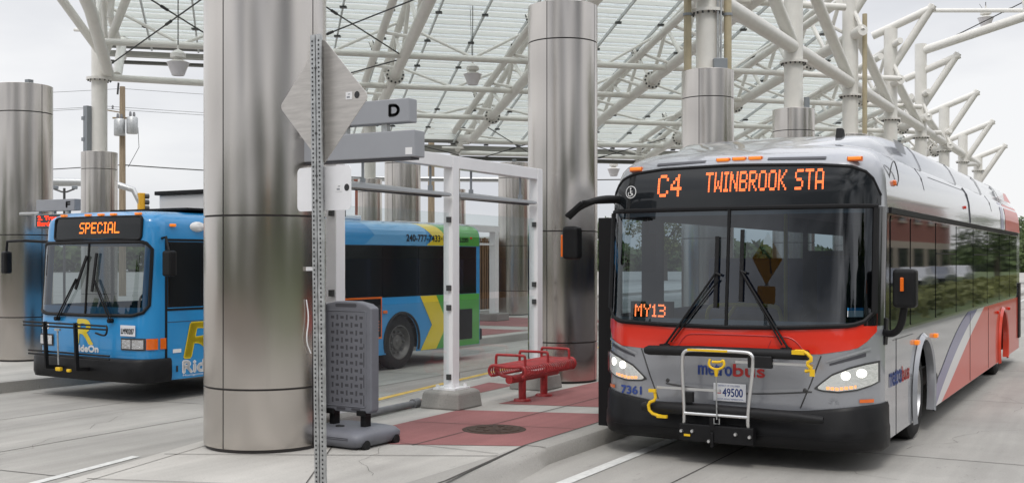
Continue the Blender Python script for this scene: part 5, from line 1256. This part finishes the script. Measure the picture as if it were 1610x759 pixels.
    m = MB(); m.box((1.25, -.5, 1.4), (.14, .5, .7)); m.box((1.05, -.5, 1.05), (.45, .5, .12)); m.box((1.22, -.5, 1.83), (.09, .3, .2)); m.build('driver_seat', 'black_matte', root, bevel=.05)
    m = MB(); m.box((1.5, -.5, 1.4), (.04, .9, 1.0)); m.build('driver_partition', 'interior_dark', root)
    m = MB(); m.tube([(1.2, .15, .9), (1.2, .15, 2.25)], .02, 8); m.build('grab_pole', 'alu', root)
blue_bus()
# ================================================================== background and surroundings
def tree(label, x, y, h, r, n, mt, seed, th=.25, group=None, z0=0):
    rnd = random.Random(seed); t = thing('tree', label, 'tree', (x, y, z0), 0, group)
    m = MB(); m.tube([(0, 0, 0), (.05, .0, h * .3), (0, .1, h * .75)], [th, th * .75, th * .3], 8)
    for i in range(5):
        a = rnd.random() * 6.28; m.tube([(0, 0, h * (.3 + .07 * i)), (math.cos(a) * r * .6, math.sin(a) * r * .6, h * (.5 + .08 * i))], [th * .45, th * .1], 6)
    m.build('trunk', 'bark', t)
    m = MB(); cl = [(rnd.gauss(0, .45) * r, rnd.gauss(0, .45) * r, h * rnd.uniform(.38, .92), r * rnd.uniform(.25, .5)) for _ in range(22)]
    for i in range(n):
        cx, cy, cz, cr = cl[i % 22]; u = Vector((rnd.gauss(0, 1), rnd.gauss(0, 1), rnd.gauss(0, .8))).normalized() * cr * rnd.random() ** .4
        p = Vector((cx, cy, cz)) + u; a = Vector((rnd.gauss(0, 1), rnd.gauss(0, 1), rnd.gauss(0, 1))).normalized(); b = a.orthogonal().normalized(); s = rnd.uniform(.10, .22) * (r / 3) ** .5
        m.add([p + a * s, p + b * s * .6, p - a * s, p - b * s * .6], [(0, 1, 2, 3)])
    m.build('crown', mt, t, fix=False); return t
tree('green tree top beyond the far platform, left of the tall steel column', 86, 40.5, 6.6, 2.6, 3500, 'leaf_a', 1)
tree('yellow green tree between the tall steel column and the silver bus', 92, 35.3, 6.0, 2.4, 3500, 'leaf_b', 2)
tree('dark green tree at the right edge behind the silver bus', 95, 6.2, 5.0, 2.8, 4000, 'leaf_a', 3)
# utility pole
def utility_pole():
    c = c2w(-19.95, 57); t = thing('utility_pole', 'wooden utility pole with two grey transformers left of the big column', 'pole', (c.x, c.y, 0))
    m = MB(); m.tube([(0, 0, 0), (0, 0, 10.7)], [.19, .14], 12); m.build('wood_pole', 'pole_wood', t, smooth=40)
    for off, h in ((-.02, 8.15), (.62, 8.25)):
        m = MB(); o = Vector((R0 * off - F0 * .35, R1 * off - F1 * .35, h)); m.lathe([(.001, 0), (.26, 0), (.28, .04), (.28, .78), (.22, .86), (.001, .9)], 18, o=o); tr = m.build('transformer', 'galv', t, smooth=40)
        m = MB(); m.lathe([(.001, .28), (.05, .26), (.07, .12), (.05, 0)], 8, o=o + Vector((.12, 0, .85))); m.lathe([(.001, .28), (.05, .26), (.07, .12), (.05, 0)], 8, o=o + Vector((-.12, 0, .85))); m.build('bushings', 'pipe_grey', tr)
    m = MB(); e = Vector((R0, R1, 0)); m.bar(e * -.5 + Vector((0, 0, 9.1)), e * .75 + Vector((0, 0, 9.1)), .08, .08); m.bar(e * -1.4 + Vector((0, 0, 9.6)), e * .1 + Vector((0, 0, 9.35)), .06, .06); m.build('cross_arm', 'pole_wood', t)
    m = MB()
    for k in (-1.3, -.9, -.5): m.lathe([(.001, 0), (.06, .02), (.03, .08), (.07, .12), (.03, .2), (.001, .22)], 8, o=e * k + Vector((0, 0, 9.55)))
    m.build('insulators', 'pipe_grey', t)
    m = MB(); m.tube([e * -.25 + Vector((0, 0, 10.3)), e * -.2 + Vector((0, 0, 10.9))], .05, 6); m.build('cutout_fuse', 'bolt_dark', t)
    m = MB(); m.tube([e * .3 + Vector((0, 0, 9.0)), e * .8 + Vector((0, 0, 8.6)), e * .85 + Vector((0, 0, 7.6)), e * .3 + Vector((0, 0, 6.6))], .015, 5); m.tube([e * -.1 + Vector((0, 0, 9.0)), e * -.15 + Vector((0, 0, 6.4))], .02, 5); m.build('drop_wire', 'cable_dark', t)
    return c, e
pc, pe = utility_pole()
m = MB()
def wire(a, b, sag, r=.018, n=14): m.tube([Vector(a).lerp(Vector(b), i / n) - Vector((0, 0, sag * 4 * (i / n) * (1 - i / n))) for i in range(n + 1)], r, 5)
P0 = Vector((pc.x, pc.y, 0))
wire(P0 + Vector((0, 0, 6.7)), P0 + pe * 34 + Vector((0, 0, 6.2)), .5, .03); wire(P0 - pe * 40 + Vector((0, 0, 6.0)), P0 + Vector((0, 0, 6.7)), .5, .025)
tag(m.build('overhead_wire', 'cable_dark'), 'thick dark overhead wire strung low across the sky from the utility pole', 'wire')
m = MB()
for z, k in ((9.6, -1.2), (9.7, -.8), (10.6, 0)): wire(P0 + pe * k + Vector((0, 0, z)), P0 + pe * 40 + Vector((0, 0, z - 1.0)), .5, .010); wire(P0 + pe * k + Vector((0, 0, z)), P0 - pe * 40 + Vector((0, 0, z - .3)), .5, .010)
tag(m.build('overhead_wire', 'cable_dark'), 'thin upper overhead wires on the insulators of the utility pole', 'wire')
# traffic signal on its mast arm
c = c2w(-20.5, 48.5); t = thing('traffic_signal', 'yellow traffic signal on a grey mast arm above the blue bus', 'traffic light', (c.x, c.y, 0))
e = Vector((R0, R1, 0))
m = MB(); m.tube([(0, 0, 0), (0, 0, 5.6)], .16, 12); m.build('mast', 'galv', t, smooth=40)
m = MB(); m.tube([Vector((0, 0, 5.25)), e * 3.0 + Vector((0, 0, 5.22)), e * 4.0 + Vector((0, 0, 4.9)), e * 4.3 + Vector((0, 0, 4.3))], [.2, .16, .13, .11], 12); m.build('mast_arm', 'galv', t, smooth=40)
m = MB(); hx = e * 4.35; m.box(hx + Vector((0, 0, 4.35)), (.24, .28, .82), rz=PHI + R(40)); h = m.build('housing', 'signal_yellow', t, bevel=.02)
m = MB()
for i in range(3):
    M = Matrix.Rotation(PHI - R(50), 3, 'Z') @ Matrix.Rotation(R(90), 3, 'Y'); m.lathe([(.11, 0), (.115, .2)], 14, M=M, o=hx + e * .12 + Vector((0, 0, 4.10 + i * .26)))
    m.lathe([(.001, .02), (.11, .02)], 14, M=M, o=hx + e * .12 + Vector((0, 0, 4.10 + i * .26)))
m.build('visors', 'bolt_dark', h)
c = c2w(-18.1, 45); t = thing('flood_light', 'double flood light on a pole above the letter F bay sign', 'lamp', (c.x, c.y, 0))
m = MB(); m.tube([(0, 0, 0), (0, 0, 4.75)], .05, 8); m.tube([e * -.42 + Vector((0, 0, 4.72)), e * -.1 + Vector((0, 0, 4.6)), e * .1 + Vector((0, 0, 4.6)), e * .42 + Vector((0, 0, 4.72))], .035, 8); m.build('pole', 'bolt_dark', t)
for s in (-1, 1): m = MB(); m.box(e * (.42 * s) + Vector((0, 0, 4.78)), (.3, .22, .14), rz=PHI + s * .4); m.build('lamp_head', 'grey_box', t, bevel=.02)
# railings and low structures seen between the posts
c = c2w(-3.6, 44); t = thing('railing', 'pale metal railing far behind the blue bus roof', 'railing', (c.x, c.y, PF))
m = MB()
for z in (2.95, 2.55): m.tube([e * -4 + Vector((0, 0, z)), e * 6.5 + Vector((0, 0, z))], .07, 8)
m.build('rails', 'white_steel', t, smooth=40)
m = MB()
for k in (-4, -2, 0, 2, 4, 6.4): m.tube([e * k, e * k + Vector((0, 0, 3.0))], .06, 8)
m.build('posts', 'white_steel', t, smooth=40)
c = c2w(-3.05, 46); t = MB(); t.box((0, 0, 2.5), (.35, .35, 5.0)); t.box((0, 0, 5.04), (.42, .42, .08)); o = t.build('brick_pier', 'brick'); o.location = (c.x - 2.6, c.y + 2.0, 0); tag(o, 'narrow red brick pier far behind the rear of the blue bus', 'pier')
c = c2w(-4.35, 60); t = MB(); t.tube([(0, 0, 0), (0, 0, 9.5)], [.2, .16], 10); o = t.build('wooden_pole', 'pole_wood', smooth=40); o.location = (c.x, c.y, 0); tag(o, 'plain tan wooden pole seen just left of the middle shelter post', 'pole')
m = MB(); m.tube([c2w(-12, 58, 6.1), c2w(4, 58, 6.0)], .14, 10); o = m.build('sign_gantry', 'galv', smooth=40); tag(o, 'long grey horizontal pipe far behind the shelter lights', 'gantry')
# far woods on the horizon
rnd = random.Random(5); m = MB()
for i in range(26000):
    a = R(rnd.uniform(-25, 75)); d = rnd.uniform(170, 190); x, y = d * math.cos(a), d * math.sin(a); hgt = 3.6 + 1.6 * math.sin(a * 23) + 1.0 * math.sin(a * 61 + 1) + .8 * math.sin(a * 140)
    p = Vector((x, y, rnd.random() ** .8 * max(1.5, hgt))); q = Vector((rnd.gauss(0, 1), rnd.gauss(0, 1), rnd.gauss(0, 1))).normalized(); b = q.orthogonal().normalized(); s = rnd.uniform(.5, 1.0)
    m.add([p + q * s, p + b * s * .7, p - q * s, p - b * s * .7], [(0, 1, 2, 3)])
o = m.build('far_woods', 'leaf_a', fix=False); o['kind'] = 'stuff'
# across the road, seen only as reflections in the bus side and the columns
for i, (x, y, h, r, mt, lb) in enumerate(((24, -6.5, 8, 3.0, 'leaf_b', 'yellow green street tree reflected in the first side windows of the silver bus'), (32, -7, 8.5, 3.2, 'leaf_a', 'dark green street tree reflected in the middle side windows of the silver bus'),
        (41, -8, 7.5, 2.8, 'leaf_b', 'yellow street tree reflected left of the brick building'), (100, -8, 7, 3, 'leaf_a', 'street tree reflected in the rear side windows of the silver bus'))):
    tree(lb, x, y, h, r, 2600, mt, 20 + i)
t = thing('brick_building', 'red brick building across the road reflected in the silver bus windows', 'building', (78, -18, 0), R(2))
m = MB(); m.box((0, 0, 4), (50, 10, 8)); m.build('wall', 'brick', t)
m = MB(); m.box((0, 0, 8.15), (51, 10.6, .3)); m.build('roof', 'tan_wall', t)
m = MB(); m.box((0, 5.05, 1.7), (49, .1, 3.0)); m.build('shop_front', 'tan_wall', t)
for i in range(10):
    m = MB(); m.box((-22 + i * 4.9, 5.06, 5.6), (1.9, .12, 1.8)); w = m.build('window', 'dark_glass', t); m = MB(); m.box((-22 + i * 4.9, 5.10, 4.62), (2.2, .2, .14)); m.build('sill', 'tan_wall', w)
    m = MB(); m.box((-22 + i * 4.9, 5.14, 1.6), (3.2, .1, 2.2)); m.build('shop_window', 'dark_glass', t)
clab = ['light parked car nearest in the row reflected in the bus windows', 'dark parked car second in the row reflected in the bus windows', 'light parked car in the middle of the reflected row', 'dark parked car second from the end of the reflected row', 'light parked car last in the reflected row']
def car(x, y, mt, lb):
    t = thing('parked_car', lb, 'car', (x, y, 0), 0, 'cars parked across the road')
    m = MB(); sec = [(-2.2, .45, .7, .8), (-2.1, .35, .85, .85), (-.9, .3, .98, .9), (-.3, .3, 1.42, .72), (.9, .3, 1.45, .72), (1.7, .3, 1.0, .88), (2.15, .35, .9, .85), (2.25, .5, .75, .8)]
    P = [[(px, -.88, z0), (px, -.9, .6), (px, -.88, min(.95, z1)), (px, -w, z1), (px, w, z1), (px, .88, min(.95, z1)), (px, .9, .6), (px, .88, z0)] for px, z0, z1, w in sec]
    m.grid(P); m.build('body', mt, t, smooth=30)
    m = MB(); m.add([(-.75, .905, 1.0), (1.45, .905, 1.0), (.95, .78, 1.38), (-.28, .78, 1.38)], [(0, 1, 2, 3)]); m.build('window', 'dark_glass', t)
    for px in (-1.4, 1.4):
        for s in (-1, 1): m = MB(); m.tube([(px, s * .92, .33), (px, s * .7, .33)], .33, 16); m.build('wheel', 'rubber', t, smooth=40)
for i in range(5): car(52 + i * 7.5, -8.5, ('car_a', 'car_b')[i % 2], clab[i])
rnd = random.Random(9); m = MB()
for i in range(9000):
    p = Vector((rnd.uniform(24, 120), rnd.gauss(-3.6, .5), .1 + rnd.random() * .75)); q = Vector((rnd.gauss(0, 1), rnd.gauss(0, 1), rnd.gauss(0, 1))).normalized(); b = q.orthogonal().normalized(); s = rnd.uniform(.08, .2)
    m.add([p + q * s, p + b * s * .7, p - q * s, p - b * s * .7], [(0, 1, 2, 3)])
o = m.build('hedge', 'leaf_b', fix=False); o['kind'] = 'stuff'
# unseen woods added behind the photographer to darken reflections in columns and windshields
rnd = random.Random(11); m = MB()
for i in range(30000):
    a = R(rnd.uniform(110, 320)); d = rnd.uniform(46, 58); x, y = d * math.cos(a), d * math.sin(a); hgt = (5.0 if not 205 < math.degrees(a) < 262 else 9.5) + 1.8 * math.sin(a * 9) + 1.0 * math.sin(a * 27 + 1)
    p = Vector((x, y, rnd.random() ** 1.4 * max(1.5, hgt))); q = Vector((rnd.gauss(0, 1), rnd.gauss(0, 1), rnd.gauss(0, 1))).normalized(); b = q.orthogonal().normalized(); s = rnd.uniform(.5, 1.0)
    m.add([p + q * s, p + b * s * .7, p - q * s, p - b * s * .7], [(0, 1, 2, 3)])
o = m.build('added_woods', 'leaf_a', fix=False); o['kind'] = 'stuff'
